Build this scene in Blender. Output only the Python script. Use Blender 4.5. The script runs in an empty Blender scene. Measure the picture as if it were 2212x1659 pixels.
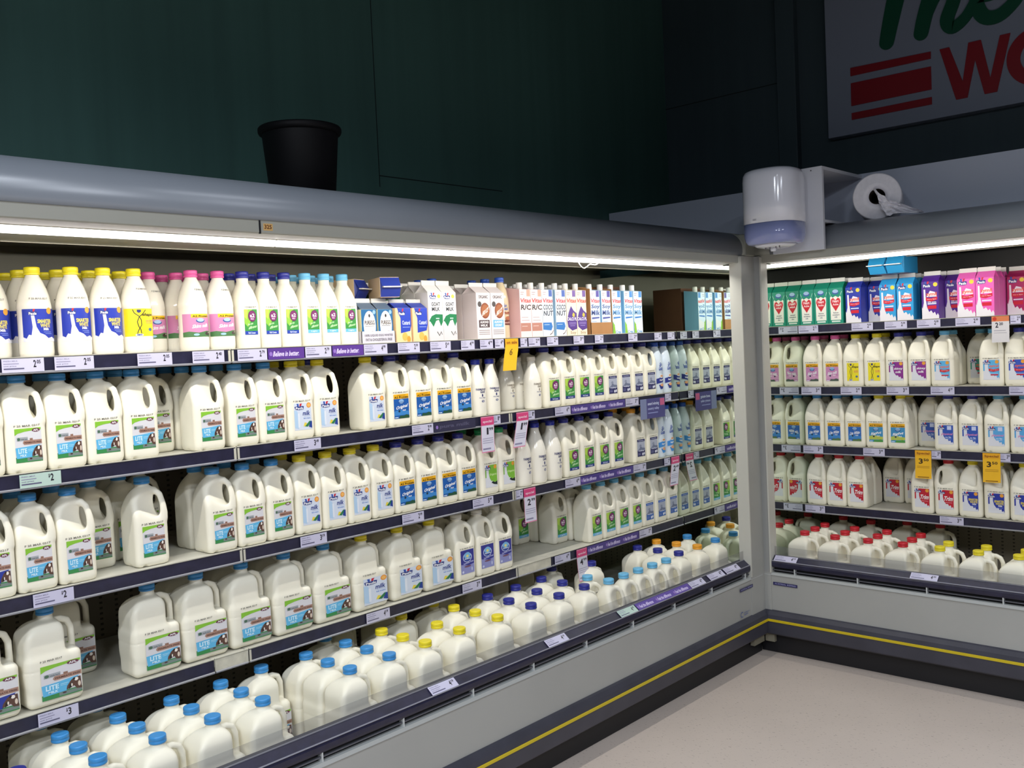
import bpy, bmesh, math, random
import numpy as np
from mathutils import Vector, Matrix
from mathutils.geometry import tessellate_polygon
random.seed(7)
scene = bpy.context.scene
COL = scene.collection
PI = math.pi

# ------------------------------------------------------------------ camera
cam_d = bpy.data.cameras.new('camera')
cam_d.sensor_width = 36.0
cam_d.lens = 2050.0 / 2212.0 * 36.0
cam_d.clip_start = 0.05
cam = bpy.data.objects.new('camera', cam_d)
COL.objects.link(cam)
_r = Vector((0.674646, -0.736684, -0.046359)); _u = Vector((0.062479, -0.005589, 0.998031)); _f = Vector((0.735493, 0.676214, -0.042257))
_m = Matrix((( _r.x, _u.x, -_f.x, -3.970), (_r.y, _u.y, -_f.y, -2.119), (_r.z, _u.z, -_f.z, 1.490), (0, 0, 0, 1)))
cam.matrix_world = _m
scene.camera = cam

# ------------------------------------------------------------------ world, lights, exposure
w = bpy.data.worlds.new('store_air'); scene.world = w; w.use_nodes = True
bg = w.node_tree.nodes['Background']
bg.inputs[0].default_value = (0.60, 0.72, 1.0, 1); bg.inputs[1].default_value = 0.018
scene.view_settings.view_transform = 'Standard'
scene.view_settings.look = 'None'
scene.view_settings.exposure = 0.0
scene.view_settings.gamma = 1.0
scene.view_settings.use_curve_mapping = False

def area(name, loc, sx, sy, power, col, direction):
    d = bpy.data.lights.new(name, 'AREA'); d.shape = 'RECTANGLE'; d.size = sx; d.size_y = sy
    d.energy = power; d.color = col
    o = bpy.data.objects.new(name, d); COL.objects.link(o); o.location = loc
    o.rotation_euler = Vector(direction).to_track_quat('-Z', 'Y').to_euler()
    return o
LAMP_Z = 3.3
LAMPS = [(-6.0, -3.4, 150, 180), (-3.6, -4.2, 88, 165), (-1.5, -3.9, 44, 110), (-5.6, -1.5, 70, 180), (-3.2, -1.7, 16, 150), (-1.5, -1.9, 14, 105)]
for x, y, e, sp in LAMPS:
    area('ceiling_lamp', (x, y, LAMP_Z), 1.2, 0.25, e, (0.84, 0.90, 1.0), (0, 0, -1)).data.spread = math.radians(sp)
# the fridges' own canopy tubes throw their light down and inwards
for x0, x1 in ((-3.66, -2.48), (-2.47, -1.29), (-1.28, -.10)):
    area('canopy_lamp', ((x0 + x1) / 2, .113, 1.7840), x1 - x0, .014, 4.9, (1.0, .975, .93), (0, .42, -1))
for y0, y1 in ((-2.41, -1.23), (-1.22, -.04)):
    o = area('canopy_lamp', (.113, (y0 + y1) / 2, 1.7840), .014, y1 - y0, 3.0, (1.0, .975, .93), (.0, 0, -1))
    o.matrix_world = Matrix.Translation(o.location) @ Matrix.Rotation(-.5, 4, 'Y')

# ------------------------------------------------------------------ materials
def lin(h):
    h = h.lstrip('#'); h = ''.join(q * 2 for q in h) if len(h) == 3 else h; c = [int(h[i:i+2], 16) / 255 for i in (0, 2, 4)]
    return tuple((v / 12.92 if v <= 0.04045 else ((v + 0.055) / 1.055) ** 2.4) for v in c) + (1,)
MATS = {}
def M(col, rough=0.5, spec=0.5, metal=0.0, kind='plain', scale=6.0, amt=0.06, trans=0.0, coat=0.0):
    key = (col, rough, spec, metal, kind, scale, amt, trans, coat)
    if key in MATS: return MATS[key]
    m = bpy.data.materials.new('mat_' + kind + '_' + str(len(MATS))); m.use_nodes = True
    nt = m.node_tree; b = nt.nodes['Principled BSDF']
    c = lin(col); b.inputs['Base Color'].default_value = c
    m.diffuse_color = c
    b.inputs['Roughness'].default_value = rough; b.inputs['Metallic'].default_value = metal
    b.inputs['Specular IOR Level'].default_value = spec
    if coat: b.inputs['Coat Weight'].default_value = coat; b.inputs['Coat Roughness'].default_value = 0.1
    if kind in ('worn', 'speck', 'fibre', 'hole'):
        tc = nt.nodes.new('ShaderNodeTexCoord'); n = nt.nodes.new('ShaderNodeTexNoise')
        n.inputs['Scale'].default_value = scale; n.inputs['Detail'].default_value = 6
        mp = nt.nodes.new('ShaderNodeMapping')
        nt.links.new(tc.outputs['Object'], mp.inputs[0]); nt.links.new(mp.outputs[0], n.inputs['Vector'])
        if kind == 'fibre': mp.inputs['Scale'].default_value = (3, 3, 0.15)
        r = nt.nodes.new('ShaderNodeMapRange')
        r.inputs['From Min'].default_value = 0.3; r.inputs['From Max'].default_value = 0.7
        r.inputs['To Min'].default_value = 1 - amt; r.inputs['To Max'].default_value = 1 + amt
        nt.links.new(n.outputs['Fac'], r.inputs['Value'])
        mx = nt.nodes.new('ShaderNodeVectorMath'); mx.operation = 'SCALE'; mx.inputs[0].default_value = c[:3]
        nt.links.new(r.outputs[0], mx.inputs['Scale'])
        out = mx.outputs[0]
        if kind == 'speck':
            n2 = nt.nodes.new('ShaderNodeTexNoise'); n2.inputs['Scale'].default_value = 150; n2.inputs['Detail'].default_value = 2
            mp2 = nt.nodes.new('ShaderNodeMapping'); mp2.inputs['Scale'].default_value = (1, 0.45, 1); mp2.inputs['Rotation'].default_value = (0, 0, 0.6)
            nt.links.new(tc.outputs['Object'], mp2.inputs[0]); nt.links.new(mp2.outputs[0], n2.inputs['Vector'])
            cr = nt.nodes.new('ShaderNodeMapRange'); cr.inputs['From Min'].default_value = 0.64; cr.inputs['From Max'].default_value = 0.70
            cr.inputs['To Min'].default_value = 1.0; cr.inputs['To Max'].default_value = 0.62
            nt.links.new(n2.outputs['Fac'], cr.inputs['Value'])
            m2 = nt.nodes.new('ShaderNodeVectorMath'); m2.operation = 'SCALE'
            nt.links.new(out, m2.inputs[0]); nt.links.new(cr.outputs[0], m2.inputs['Scale']); out = m2.outputs[0]
        if kind == 'hole':   # punched holes of the back panel
            sx = nt.nodes.new('ShaderNodeSeparateXYZ'); nt.links.new(tc.outputs['Object'], sx.inputs[0])
            ad = nt.nodes.new('ShaderNodeMath'); ad.operation = 'ADD'
            nt.links.new(sx.outputs[0], ad.inputs[0]); nt.links.new(sx.outputs[1], ad.inputs[1])
            def saw(src, per, half):
                a = nt.nodes.new('ShaderNodeMath'); a.operation = 'PINGPONG'; a.inputs[1].default_value = per / 2
                nt.links.new(src, a.inputs[0])
                d = nt.nodes.new('ShaderNodeMath'); d.operation = 'LESS_THAN'; d.inputs[1].default_value = half
                nt.links.new(a.outputs[0], d.inputs[0]); return d.outputs[0]
            A = saw(ad.outputs[0], 0.050, 0.005); B = saw(sx.outputs[2], 0.017, 0.0035)
            ml = nt.nodes.new('ShaderNodeMath'); ml.operation = 'MULTIPLY'
            nt.links.new(A, ml.inputs[0]); nt.links.new(B, ml.inputs[1])
            mr = nt.nodes.new('ShaderNodeMapRange'); mr.inputs['To Min'].default_value = 1; mr.inputs['To Max'].default_value = 0.3
            nt.links.new(ml.outputs[0], mr.inputs['Value'])
            m2 = nt.nodes.new('ShaderNodeVectorMath'); m2.operation = 'SCALE'
            nt.links.new(out, m2.inputs[0]); nt.links.new(mr.outputs[0], m2.inputs['Scale']); out = m2.outputs[0]
        nt.links.new(out, b.inputs['Base Color'])
        bp = nt.nodes.new('ShaderNodeBump'); bp.inputs['Strength'].default_value = 0.05
        nt.links.new(n.outputs['Fac'], bp.inputs['Height']); nt.links.new(bp.outputs[0], b.inputs['Normal'])
    MATS[key] = m
    return m
def M_emit(col, strength):
    m = bpy.data.materials.new('mat_lit_tube'); m.use_nodes = True; nt = m.node_tree
    b = nt.nodes['Principled BSDF']; b.inputs['Base Color'].default_value = (1, 1, 1, 1)
    b.inputs['Emission Color'].default_value = lin(col); b.inputs['Emission Strength'].default_value = strength
    return m
def M_clear(name, tint, fac):
    m = bpy.data.materials.new(name); m.use_nodes = True; nt = m.node_tree
    b = nt.nodes['Principled BSDF']; b.inputs['Base Color'].default_value = lin(tint); b.inputs['Roughness'].default_value = 0.25
    t = nt.nodes.new('ShaderNodeBsdfTransparent'); mx = nt.nodes.new('ShaderNodeMixShader'); mx.inputs[0].default_value = fac
    nt.links.new(t.outputs[0], mx.inputs[1]); nt.links.new(b.outputs[0], mx.inputs[2])
    nt.links.new(mx.outputs[0], nt.nodes['Material Output'].inputs[0])
    return m
MILK = M('#f1ecd9', 0.42, 0.35, kind='worn', scale=5, amt=0.02)
PET = M('#f3eee0', 0.16, 0.5, coat=0.3)
CAB = M('#a6a6a1', 0.38, kind='worn', scale=3, amt=0.03)
CANOPY = M('#868c94', 0.30, kind='worn', scale=4, amt=0.03)
FASCIA = M('#a9a99f', 0.4)
SHELFW = M('#c9c6b8', 0.45, kind='worn', scale=9, amt=0.12)
RAILD = M('#25243a', 0.35, kind='worn', scale=30, amt=0.25)
INNER = M('#6b6858', 0.5, kind='worn', scale=6, amt=0.10)
BACKP = M('#8f8676', 0.5, kind='hole', scale=4, amt=0.10)
DARK = M('#17171b', 0.5)
MIRROR = M('#dde6da', 0.02, metal=1.0)
CLEAR = M_clear('mat_clear_guard', '#77777c', 0.20)
TUBE = M_emit('#fffaf2', 2.6)
SOFF = M('#7b7573', 0.45)

# ------------------------------------------------------------------ mesh helpers
def mesh(name, verts, faces, mats, midx=None, smooth=False, parent=None, loc=None, rotz=0.0):
    me = bpy.data.meshes.new(name); me.from_pydata([tuple(v) for v in verts], [], [tuple(f) for f in faces])
    for m in (mats if isinstance(mats, (list, tuple)) else [mats]): me.materials.append(m)
    if midx is not None: me.polygons.foreach_set('material_index', midx)
    if smooth: me.polygons.foreach_set('use_smooth', [True] * len(me.polygons))
    me.update()
    return me
def place(name, me, parent=None, loc=(0, 0, 0), rotz=0.0, **props):
    o = bpy.data.objects.new(name, me); COL.objects.link(o); o.location = loc; o.rotation_euler = (0, 0, rotz)
    if parent is not None: o.parent = parent
    for k, v in props.items(): o[k] = v
    return o
def thing(name, label, cat, loc=(0, 0, 0), rotz=0.0, group=None):
    o = bpy.data.objects.new(name, None); COL.objects.link(o); o.location = loc; o.rotation_euler = (0, 0, rotz)
    o.empty_display_size = 0.05
    o['label'] = label; o['category'] = cat
    if group: o['group'] = group
    return o
def tag(o, label, cat, group=None):
    o['label'] = label; o['category'] = cat
    if group: o['group'] = group
    return o
class MB:
    """collects boxes, prisms, lathes, strokes -> one mesh"""
    def __init__(s): s.v = []; s.f = []; s.m = []; s.mats = []; s.sm = []
    def mi(s, mat):
        if mat not in s.mats: s.mats.append(mat)
        return s.mats.index(mat)
    def add(s, vs, fs, mat, smooth=False):
        b = len(s.v); s.v += [tuple(v) for v in vs]; s.f += [tuple(i + b for i in f) for f in fs]
        s.m += [s.mi(mat)] * len(fs); s.sm += [smooth] * len(fs)
    def box(s, x0, x1, y0, y1, z0, z1, mat, bev=0.0):
        if bev <= 0:
            vs = [(x, y, z) for x in (x0, x1) for y in (y0, y1) for z in (z0, z1)]
            s.add(vs, [(0, 1, 3, 2), (4, 6, 7, 5), (0, 4, 5, 1), (2, 3, 7, 6), (0, 2, 6, 4), (1, 5, 7, 3)], mat)
        else:
            bm = bmesh.new(); bmesh.ops.create_cube(bm, size=1)
            for v in bm.verts: v.co = Vector(((x0 + x1) / 2 + v.co.x * (x1 - x0), (y0 + y1) / 2 + v.co.y * (y1 - y0), (z0 + z1) / 2 + v.co.z * (z1 - z0)))
            bmesh.ops.bevel(bm, geom=bm.edges[:], offset=bev, segments=2, affect='EDGES', profile=0.5)
            bm.verts.index_update(); s.add([v.co[:] for v in bm.verts], [[v.index for v in f.verts] for f in bm.faces], mat); bm.free()
    def extr(s, prof, u0, u1, side, mat, cap=True, smooth=False):
        """profile (v,z) extruded along the run u; side L: x=u,y=v; side R: y=u,x=v"""
        n = len(prof); P = (lambda u, v, z: (u, v, z)) if side == 'L' else (lambda u, v, z: (v, u, z))
        vs = [P(u0, *p) for p in prof] + [P(u1, *p) for p in prof]
        fs = [(i, (i + 1) % n, (i + 1) % n + n, i + n) for i in range(n)]
        s.add(vs, fs, mat, smooth)
        if cap: s.add(vs, [tuple(range(n))[::-1], tuple(range(n, 2 * n))], mat)
    def ubox(s, side, u0, u1, v0, v1, z0, z1, mat, bev=0.0):
        if side == 'L': s.box(u0, u1, v0, v1, z0, z1, mat, bev)
        else: s.box(v0, v1, u0, u1, z0, z1, mat, bev)
    def lathe(s, prof, mat, seg=32, cx=0, cy=0, n=2.0, smooth=True, capb=True, capt=True, ey=1.0):
        """prof [(r,z)], superellipse exponent n (or per ring third value)"""
        vs = []
        for p in prof:
            e = p[2] if len(p) > 2 else n
            for k in range(seg):
                a = 2 * PI * k / seg; c, d = math.cos(a), math.sin(a)
                x = abs(c) ** (2 / e) * (1 if c >= 0 else -1); y = abs(d) ** (2 / e) * (1 if d >= 0 else -1)
                vs.append((cx + p[0] * x, cy + p[0] * y * ey, p[1]))
        fs = []
        for i in range(len(prof) - 1):
            for k in range(seg):
                a, b = i * seg + k, i * seg + (k + 1) % seg
                fs.append((a, b, b + seg, a + seg))
        s.add(vs, fs, mat, smooth)
        if capb: s.add(vs[:seg], [tuple(range(seg))[::-1]], mat)
        if capt: s.add(vs[-seg:], [tuple(range(seg))], mat)
    def me(s, name, fix=True):
        me = mesh(name, s.v, s.f, s.mats, s.m)
        me.polygons.foreach_set('use_smooth', s.sm)
        if fix:
            bm = bmesh.new(); bm.from_mesh(me); bmesh.ops.remove_doubles(bm, verts=bm.verts, dist=1e-6)
            bmesh.ops.recalc_face_normals(bm, faces=bm.faces); bm.to_mesh(me); bm.free()
        return me
    def obj(s, name, parent=None, loc=(0, 0, 0), rotz=0.0, fix=True, **props):
        return place(name, s.me(name, fix), parent, loc, rotz, **props)

# ------------------------------------------------------------------ surface nets for blow-moulded jugs
def surface_net(fn, lo, hi, h):
    xs = [np.arange(lo[i], hi[i] + h, h) for i in range(3)]
    X, Y, Z = np.meshgrid(*xs, indexing='ij'); F = fn(X, Y, Z)
    ins = F < 0
    nx, ny, nz = [n - 1 for n in F.shape]
    cnt = np.zeros((nx, ny, nz)); acc = np.zeros((nx, ny, nz, 3))
    corners = [(a, b, c) for a in (0, 1) for b in (0, 1) for c in (0, 1)]
    for i, p in enumerate(corners):
        for q in corners[i + 1:]:
            if sum(abs(p[k] - q[k]) for k in range(3)) != 1: continue
            sl = lambda A, t: A[t[0]:t[0] + nx, t[1]:t[1] + ny, t[2]:t[2] + nz]
            fa, fb = sl(F, p), sl(F, q); cr = (fa < 0) != (fb < 0)
            t = np.where(cr, fa / np.where(cr, fa - fb, 1), 0)
            for k in range(3): acc[..., k] += np.where(cr, p[k] + t * (q[k] - p[k]), 0)
            cnt += cr
    act = cnt > 0
    idx = -np.ones(act.shape, int); idx[act] = np.arange(act.sum())
    ii = np.argwhere(act); V = (ii + acc[act] / cnt[act][:, None]) * h + np.array([x[0] for x in xs])
    faces = []
    for ax in range(3):
        o = [0, 0, 0]; o[ax] = 1
        A = ins[:-1 if ax == 0 else None, :-1 if ax == 1 else None, :-1 if ax == 2 else None]
        B = ins[o[0]:, o[1]:, o[2]:]
        E = np.argwhere(A != B); a1, a2 = (ax + 1) % 3, (ax + 2) % 3
        for e in E:
            if e[a1] == 0 or e[a2] == 0: continue
            c = []
            for d1, d2 in ((0, 0), (1, 0), (1, 1), (0, 1)):
                g = list(e); g[a1] -= d1; g[a2] -= d2
                c.append(idx[tuple(g)])
            if min(c) < 0: continue
            faces.append(c if A[tuple(e)] else c[::-1])
    return V, faces
def smin(a, b, k):
    hh = np.clip(0.5 + 0.5 * (b - a) / k, 0, 1); return b * (1 - hh) + a * hh - k * hh * (1 - hh)
def smax(a, b, k): return -smin(-a, -b, k)
def capsule(X, Y, Z, a, b, ra, rb):
    a = np.array(a); b = np.array(b); d = b - a; L = d @ d
    t = np.clip(((X - a[0]) * d[0] + (Y - a[1]) * d[1] + (Z - a[2]) * d[2]) / L, 0, 1)
    return np.sqrt((X - a[0] - t * d[0]) ** 2 + (Y - a[1] - t * d[1]) ** 2 + (Z - a[2] - t * d[2]) ** 2) - (ra + t * (rb - ra))
def rbox2(X, Y, hx, hy, r):
    qx = np.abs(X) - hx + r; qy = np.abs(Y) - hy + r
    return np.sqrt(np.maximum(qx, 0) ** 2 + np.maximum(qy, 0) ** 2) + np.minimum(np.maximum(qx, qy), 0) - r
def rbox3(X, Y, Z, c, hx, hy, hz, r):
    q = [np.abs(X - c[0]) - hx + r, np.abs(Y - c[1]) - hy + r, np.abs(Z - c[2]) - hz + r]
    return np.sqrt(sum(np.maximum(k, 0) ** 2 for k in q)) + np.minimum(np.maximum(np.maximum(q[0], q[1]), q[2]), 0) - r
def ell(X, Y, Z, c, r):
    k = np.sqrt(((X - c[0]) / r[0]) ** 2 + ((Y - c[1]) / r[1]) ** 2 + ((Z - c[2]) / r[2]) ** 2)
    return (k - 1) * min(r)
def sdf_jug2(X, Y, Z):
    zz = [0, .004, .012, .02, .140, .152, .165, .178, .190, .200, .208, .215, .220, .224, .232]
    ww = [.042, .0465, .0485, .049, .049, .0488, .0478, .0455, .0420, .0375, .0320, .0255, .0200, .018, .018]
    rr = [.014, .015, .015, .015, .015, .018, .022, .027, .031, .033, .0315, .0255, .0200, .018, .018]
    wz = np.interp(Z, zz, ww); rz = np.interp(Z, zz, rr)
    f = rbox2(X, Y, wz, wz, rz)
    s2 = math.sqrt(.5)
    P = (X - Y) * s2; Q = (X + Y) * s2        # P toward the handle corner
    qa = np.abs(Q)
    # grip opening and the scoops either side of it
    cx = .0400 - 0.40 * qa
    hole = np.sqrt(((P - cx) / (.0110 + .34 * qa)) ** 2 + ((Z - .168 - (P - .040) * -0.8) / (.033 + .12 * qa)) ** 2) - 1
    f = smax(f, -hole * .010, .011)
    pts = [(.014, .212), (.033, .209), (.0475, .195), (.0545, .170), (.0575, .145), (.0570, .128)]
    hd = None
    for a, b in zip(pts, pts[1:]):
        c = capsule(P, Q, Z, (a[0], 0, a[1]), (b[0], 0, b[1]), .0076, .0076)
        hd = c if hd is None else np.minimum(hd, c)
    f = smin(f, hd, .008)
    f = smax(f, -Z, .002); f = smax(f, Z - .232, .001)
    for c in ((-.024, -.049, 0), (.0, .049, 0), (-.049, .0, 0)):
        f = smax(f, -ell(X, Y, Z, c, (.0075, .012, .0075)), .002)
    return f
def sdf_jug3(X, Y, Z):
    low = rbox3(X, Y, Z, (0, 0, .068), .0705, .0500, .068, .018)
    xz = smax(rbox2(X + .0035, Z - .120, .067, .102, .066), rbox2(X + .060, Z - .120, .090, .102, .030), .008)
    yz = rbox2(Y, Z - .120, .0500, .102, .047)
    dome = smax(smax(xz, yz, .012), rbox2(X + .0035, Y, .067, .0500, .020), .004)
    f = smin(low, dome, .012)
    neck = np.maximum(np.sqrt(X ** 2 + Y ** 2) - .0185, np.abs(Z - .215) - .020)
    f = smin(f, neck, .008)
    pts = [(.010, .207), (.036, .208), (.0540, .200), (.0625, .180), (.0635, .128)]
    hd = None
    for a, b in zip(pts, pts[1:]):
        c = capsule(X, Y, Z, (a[0], 0, a[1]), (b[0], 0, b[1]), .0086, .0086)
        hd = c if hd is None else np.minimum(hd, c)
    f = smin(f, hd, .004)
    f = smax(f, -Z, .002); f = smax(f, Z - .234, .001)
    f = smax(f, -ell(X, Y, Z, (.01, -.0525, 0), (.011, .014, .010)), .002)
    groove = np.maximum(np.abs(Z - .098) - .0012, -(f + .0012)); f = np.maximum(f, -groove)
    return f
def jug_mesh(name, fn, lo, hi, h):
    V, F = surface_net(fn, lo, hi, h)
    me = mesh(name, V, F, [MILK], smooth=True)
    bm = bmesh.new(); bm.from_mesh(me)
    bmesh.ops.smooth_vert(bm, verts=bm.verts, factor=0.5, use_axis_x=True, use_axis_y=True, use_axis_z=True)
    bm.to_mesh(me); bm.free()
    return me
JUG2 = jug_mesh('jug_body', sdf_jug2, (-.056, -.056, -.004), (.056, .056, .238), .0027)
JUG3 = jug_mesh('jug_body', sdf_jug3, (-.080, -.060, -.004), (.080, .060, .240), .0030)

# ------------------------------------------------------------------ flat print: shapes and lettering laid on a surface
TXT = {}
def text_tris(s):
    if s in TXT: return TXT[s]
    cu = bpy.data.curves.new('lettering', 'FONT'); cu.body = s; cu.resolution_u = 2; cu.offset = 0.028
    o = bpy.data.objects.new('lettering', cu); COL.objects.link(o)
    dg = bpy.context.evaluated_depsgraph_get(); dg.update()
    me = o.evaluated_get(dg).to_mesh(); me.calc_loop_triangles()
    V = np.array([v.co[:2] for v in me.vertices]); T = [tuple(t.vertices) for t in me.loop_triangles]
    o.evaluated_get(dg).to_mesh_clear(); bpy.data.objects.remove(o); bpy.data.curves.remove(cu)
    if len(V) == 0: V = np.zeros((1, 2)); T = []
    V = V - V.min(0); mxv = V.max(0); mxv[mxv == 0] = 1; V = V / mxv
    TXT[s] = (V, T); return TXT[s]
def art(items, y0=0.0, cyl=None, step=None, rough=0.4, ox=0.0, oz=0.0, card=None):
    """items in millimetres (x right, z up). cyl: radius in m to wrap round"""
    step = step or (0.00040 if cyl else 0.00022)
    mb = MB(); done = []
    if card: items = [('r',) + tuple(card)] + list(items)
    for it in items:
        k = it[0]
        if k == 'r':
            x0, z0, x1, z1, col = it[1:6]; pts = [(x0, z0), (x1, z0), (x1, z1), (x0, z1)]
        elif k == 'e':
            cx, cz, rx, rz, col = it[1:6]; pts = [(cx + rx * math.cos(t * PI / 10), cz + rz * math.sin(t * PI / 10)) for t in range(20)]
        elif k == 'p': pts, col = it[1], it[2]
        elif k == 's':   # stroke: polyline with width
            pl, wd, col = it[1], it[2], it[3]; L = []; Rr = []
            for i, p in enumerate(pl):
                a = pl[max(i - 1, 0)]; b = pl[min(i + 1, len(pl) - 1)]; dx, dz = b[0] - a[0], b[1] - a[1]; n = math.hypot(dx, dz) or 1
                L.append((p[0] - dz / n * wd / 2, p[1] + dx / n * wd / 2)); Rr.append((p[0] + dz / n * wd / 2, p[1] - dx / n * wd / 2))
            pts = L + Rr[::-1]
        if k == 't':
            s, x0, z0, x1, z1, col = it[1:7]; sh = it[7] if len(it) > 7 else 0
            V, T = text_tris(s)
            P2 = [(x0 + (v[0] + sh * (v[1] - .5) * (z1 - z0) / max(x1 - x0, 1e-6)) * (x1 - x0), z0 + v[1] * (z1 - z0) + (it[8] * (v[0] - .5) if len(it) > 8 else 0)) for v in V]
            tris = T; bb = (x0, z0, x1, z1)
        elif k == 's':
            n = len(pl); P2 = pts; tris = [(i, i + 1, 2 * n - 2 - i, 2 * n - 1 - i) for i in range(n - 1)]
            bb = (min(p[0] for p in pts), min(p[1] for p in pts), max(p[0] for p in pts), max(p[1] for p in pts))
        else:
            P2 = pts; tris = [tuple(t) for t in tessellate_polygon([[Vector((p[0], p[1], 0)) for p in pts]])] if k == 'p' else [tuple(range(len(pts)))]
            bb = (min(p[0] for p in pts), min(p[1] for p in pts), max(p[0] for p in pts), max(p[1] for p in pts))
            if cyl:
                bm = bmesh.new(); vs = [bm.verts.new((p[0], p[1], 0)) for p in P2]
                for t in tris:
                    try: bm.faces.new([vs[i] for i in t])
                    except ValueError: pass
                x = math.ceil(bb[0] / 4) * 4
                while x < bb[2]:
                    bmesh.ops.bisect_plane(bm, geom=bm.verts[:] + bm.edges[:] + bm.faces[:], plane_co=(x, 0, 0), plane_no=(1, 0, 0)); x += 4
                bm.verts.index_update(); P2 = [(v.co.x, v.co.y) for v in bm.verts]; tris = [[v.index for v in f.verts] for f in bm.faces]; bm.free()
        lay = 0
        for (b2, l2) in done:
            if bb[0] < b2[2] and bb[2] > b2[0] and bb[1] < b2[3] and bb[3] > b2[1]: lay = max(lay, l2 + 1)
        done.append((bb, lay))
        out = []
        for x, z in P2:
            x = x / 1000 + ox; z = z / 1000 + oz; d = lay * step
            if cyl: a = x / cyl; out.append(((cyl + .0006 + d) * math.sin(a), -(cyl + .0006 + d) * math.cos(a), z))
            else: out.append((x, y0 - d, z))
        mb.add(out, tris, M(col, rough))
    me = mesh('print', mb.v, mb.f, mb.mats, mb.m)
    bm = bmesh.new(); bm.from_mesh(me)      # every piece faces outwards
    for f in bm.faces:
        f.normal_update(); c = f.calc_center_median()
        ref = Vector((c.x, c.y, 0)) if cyl else Vector((0, -1, 0))
        if f.normal.dot(ref) < 0: f.normal_flip()
    bm.to_mesh(me); bm.free()
    return me
def stamp(x0, x1, z, g='#7d7b74'):
    return ('t', 'F 25 MAR 0217', x0, z, x1, z + 5.0, g)
def sub(items, sx, sz, dx, dz):
    """scale 0..1 design into mm"""
    out = []
    for it in items:
        k = it[0]
        X = lambda v: v * sx + dx
        Z = lambda v: v * sz + dz
        if k == 'r': out.append(('r', X(it[1]), Z(it[2]), X(it[3]), Z(it[4]), it[5]))
        elif k == 'e': out.append(('e', X(it[1]), Z(it[2]), it[3] * sx, it[4] * sz, it[5]))
        elif k == 'p': out.append(('p', [(X(a), Z(b)) for a, b in it[1]], it[2]))
        elif k == 's': out.append(('s', [(X(a), Z(b)) for a, b in it[1]], it[2] * sx, it[3]))
        elif k == 't': out.append(('t', it[1], X(it[2]), Z(it[3]), X(it[4]), Z(it[5])) + tuple(it[6:]))
    return out
NAVY, BLUE, WHT, OFFW, RED = '#22357f', '#1f5fb4', '#f2f2f2', '#dfe1ea', '#c62333'
def pauls_logo(x=.02, z=.74, w=.42, h=.2):
    return [('p', [(x, z + h * .55), (x + w * .25, z + h * .62), (x + w * .5, z + h * .55), (x + w * .75, z + h * .62), (x + w, z + h * .55), (x + w * .93, z + h * .05), (x + w * .5, z), (x + w * .08, z + h * .08)], NAVY),
            ('p', [(x + w * .30, z + h * .6), (x + w * .45, z + h * .6), (x + w * .42, z + h), (x + w * .22, z + h)], '#2c4fa8'),
            ('p', [(x + w * .52, z + h * .6), (x + w * .68, z + h * .6), (x + w * .80, z + h), (x + w * .58, z + h)], RED),
            ('t', 'Pauls', x + w * .12, z + h * .10, x + w * .9, z + h * .5, WHT)]
def D_lite(wide=False, full=False):
    blue = '#5fb4de' if not full else '#2b3b96'
    t = [('r', 0, 0, 1, 1, '#d9d7da'), ('r', 0, 0, 1, .16, '#3a8a4c'), ('r', .42, .03, 1, .13, '#77877f'),
         ('p', [(0, .80), (.12, .86), (.35, .90), (.62, .92), (.98, .93), (.99, 1), (0, 1)], '#86bf3a'),
         ('e', .80, .93, .15, .055, '#6b3348'), ('t', 'AFL', .70, .90, .90, .96, WHT),
         ('r', .07, .63, .48, .745, '#a4a8ac'), ('e', .14, .688, .055, .045, '#4b6b55'), ('t', 'made here', .22, .66, .46, .71, '#6b7074'),
         ('p', [(.28, .575), (.33, .645), (1, .645), (1, .52), (.33, .515)], '#a98474'), ('t', 'PERMEATE FREE', .34, .55, .97, .60, '#5e4038'), ('r', .55, .64, .66, .70, '#93705f'),
         ('p', [(.03, .12), (.0, .44), (.4, .455), (.93, .50), (.80, .33), (.6, .14)], blue),
         ('p', [(.60, .16), (.62, .26), (.72, .40), (.80, .46), (.97, .46), (.99, .10), (.86, .12), (.80, .22)], '#5c4036'),
         ('p', [(.66, .16), (.68, .28), (.76, .34), (.74, .2)], '#26221f'), ('e', .86, .40, .05, .05, '#efe6dc'), ('e', .93, .25, .035, .08, '#dccbb8'), ('e', .80, .42, .03, .03, '#211c1a'), ('e', .74, .26, .02, .05, '#e8ddd0'),
         ('e', .55, .10, .05, .02, '#4a2a36')]
    if not full: t += [('t', 'LITE', .10, .27, .42, .41, '#d8f0fa'), ('t', 'MILK', .16, .17, .40, .24, '#d8f0fa'), ('r', .46, .36, .66, .38, '#a8dcf2'), ('r', .46, .32, .62, .335, '#a8dcf2')]
    else: t += [('t', 'FULL', .10, .29, .42, .41, '#c8d0f4'), ('t', 'CREAM', .10, .19, .40, .26, '#c8d0f4')]
    return t
D_PAULS = [('r', 0, 0, 1, 1, '#d3dbe9'), ('p', [(0, .1), (.22, .05), (.3, .5), (.16, .72), (0, .74)], '#b3cfe9'), ('r', .20, .10, .30, .62, '#e3e8f0'),
           ('e', .86, .90, .13, .10, '#e8963a'), ('e', .86, .90, .09, .065, '#f2b865')] + pauls_logo(.03, .74, .55, .24) + [
           ('t', 'milk', .50, .53, .92, .70, '#283a86', .2), ('r', .55, .49, .93, .50, '#8fa2d0'), ('t', 'full cream', .52, .40, .92, .45, '#5a86cf'),
           ('p', [(.5, .13), (.62, .12), (.72, .24), (.58, .27)], '#e6d04a'), ('p', [(.58, .12), (.75, .10), (1, .30), (.86, .31)], '#2f7a4a'), ('p', [(.80, .10), (1, .04), (1, .30), (.92, .30)], '#27408f')]
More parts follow.
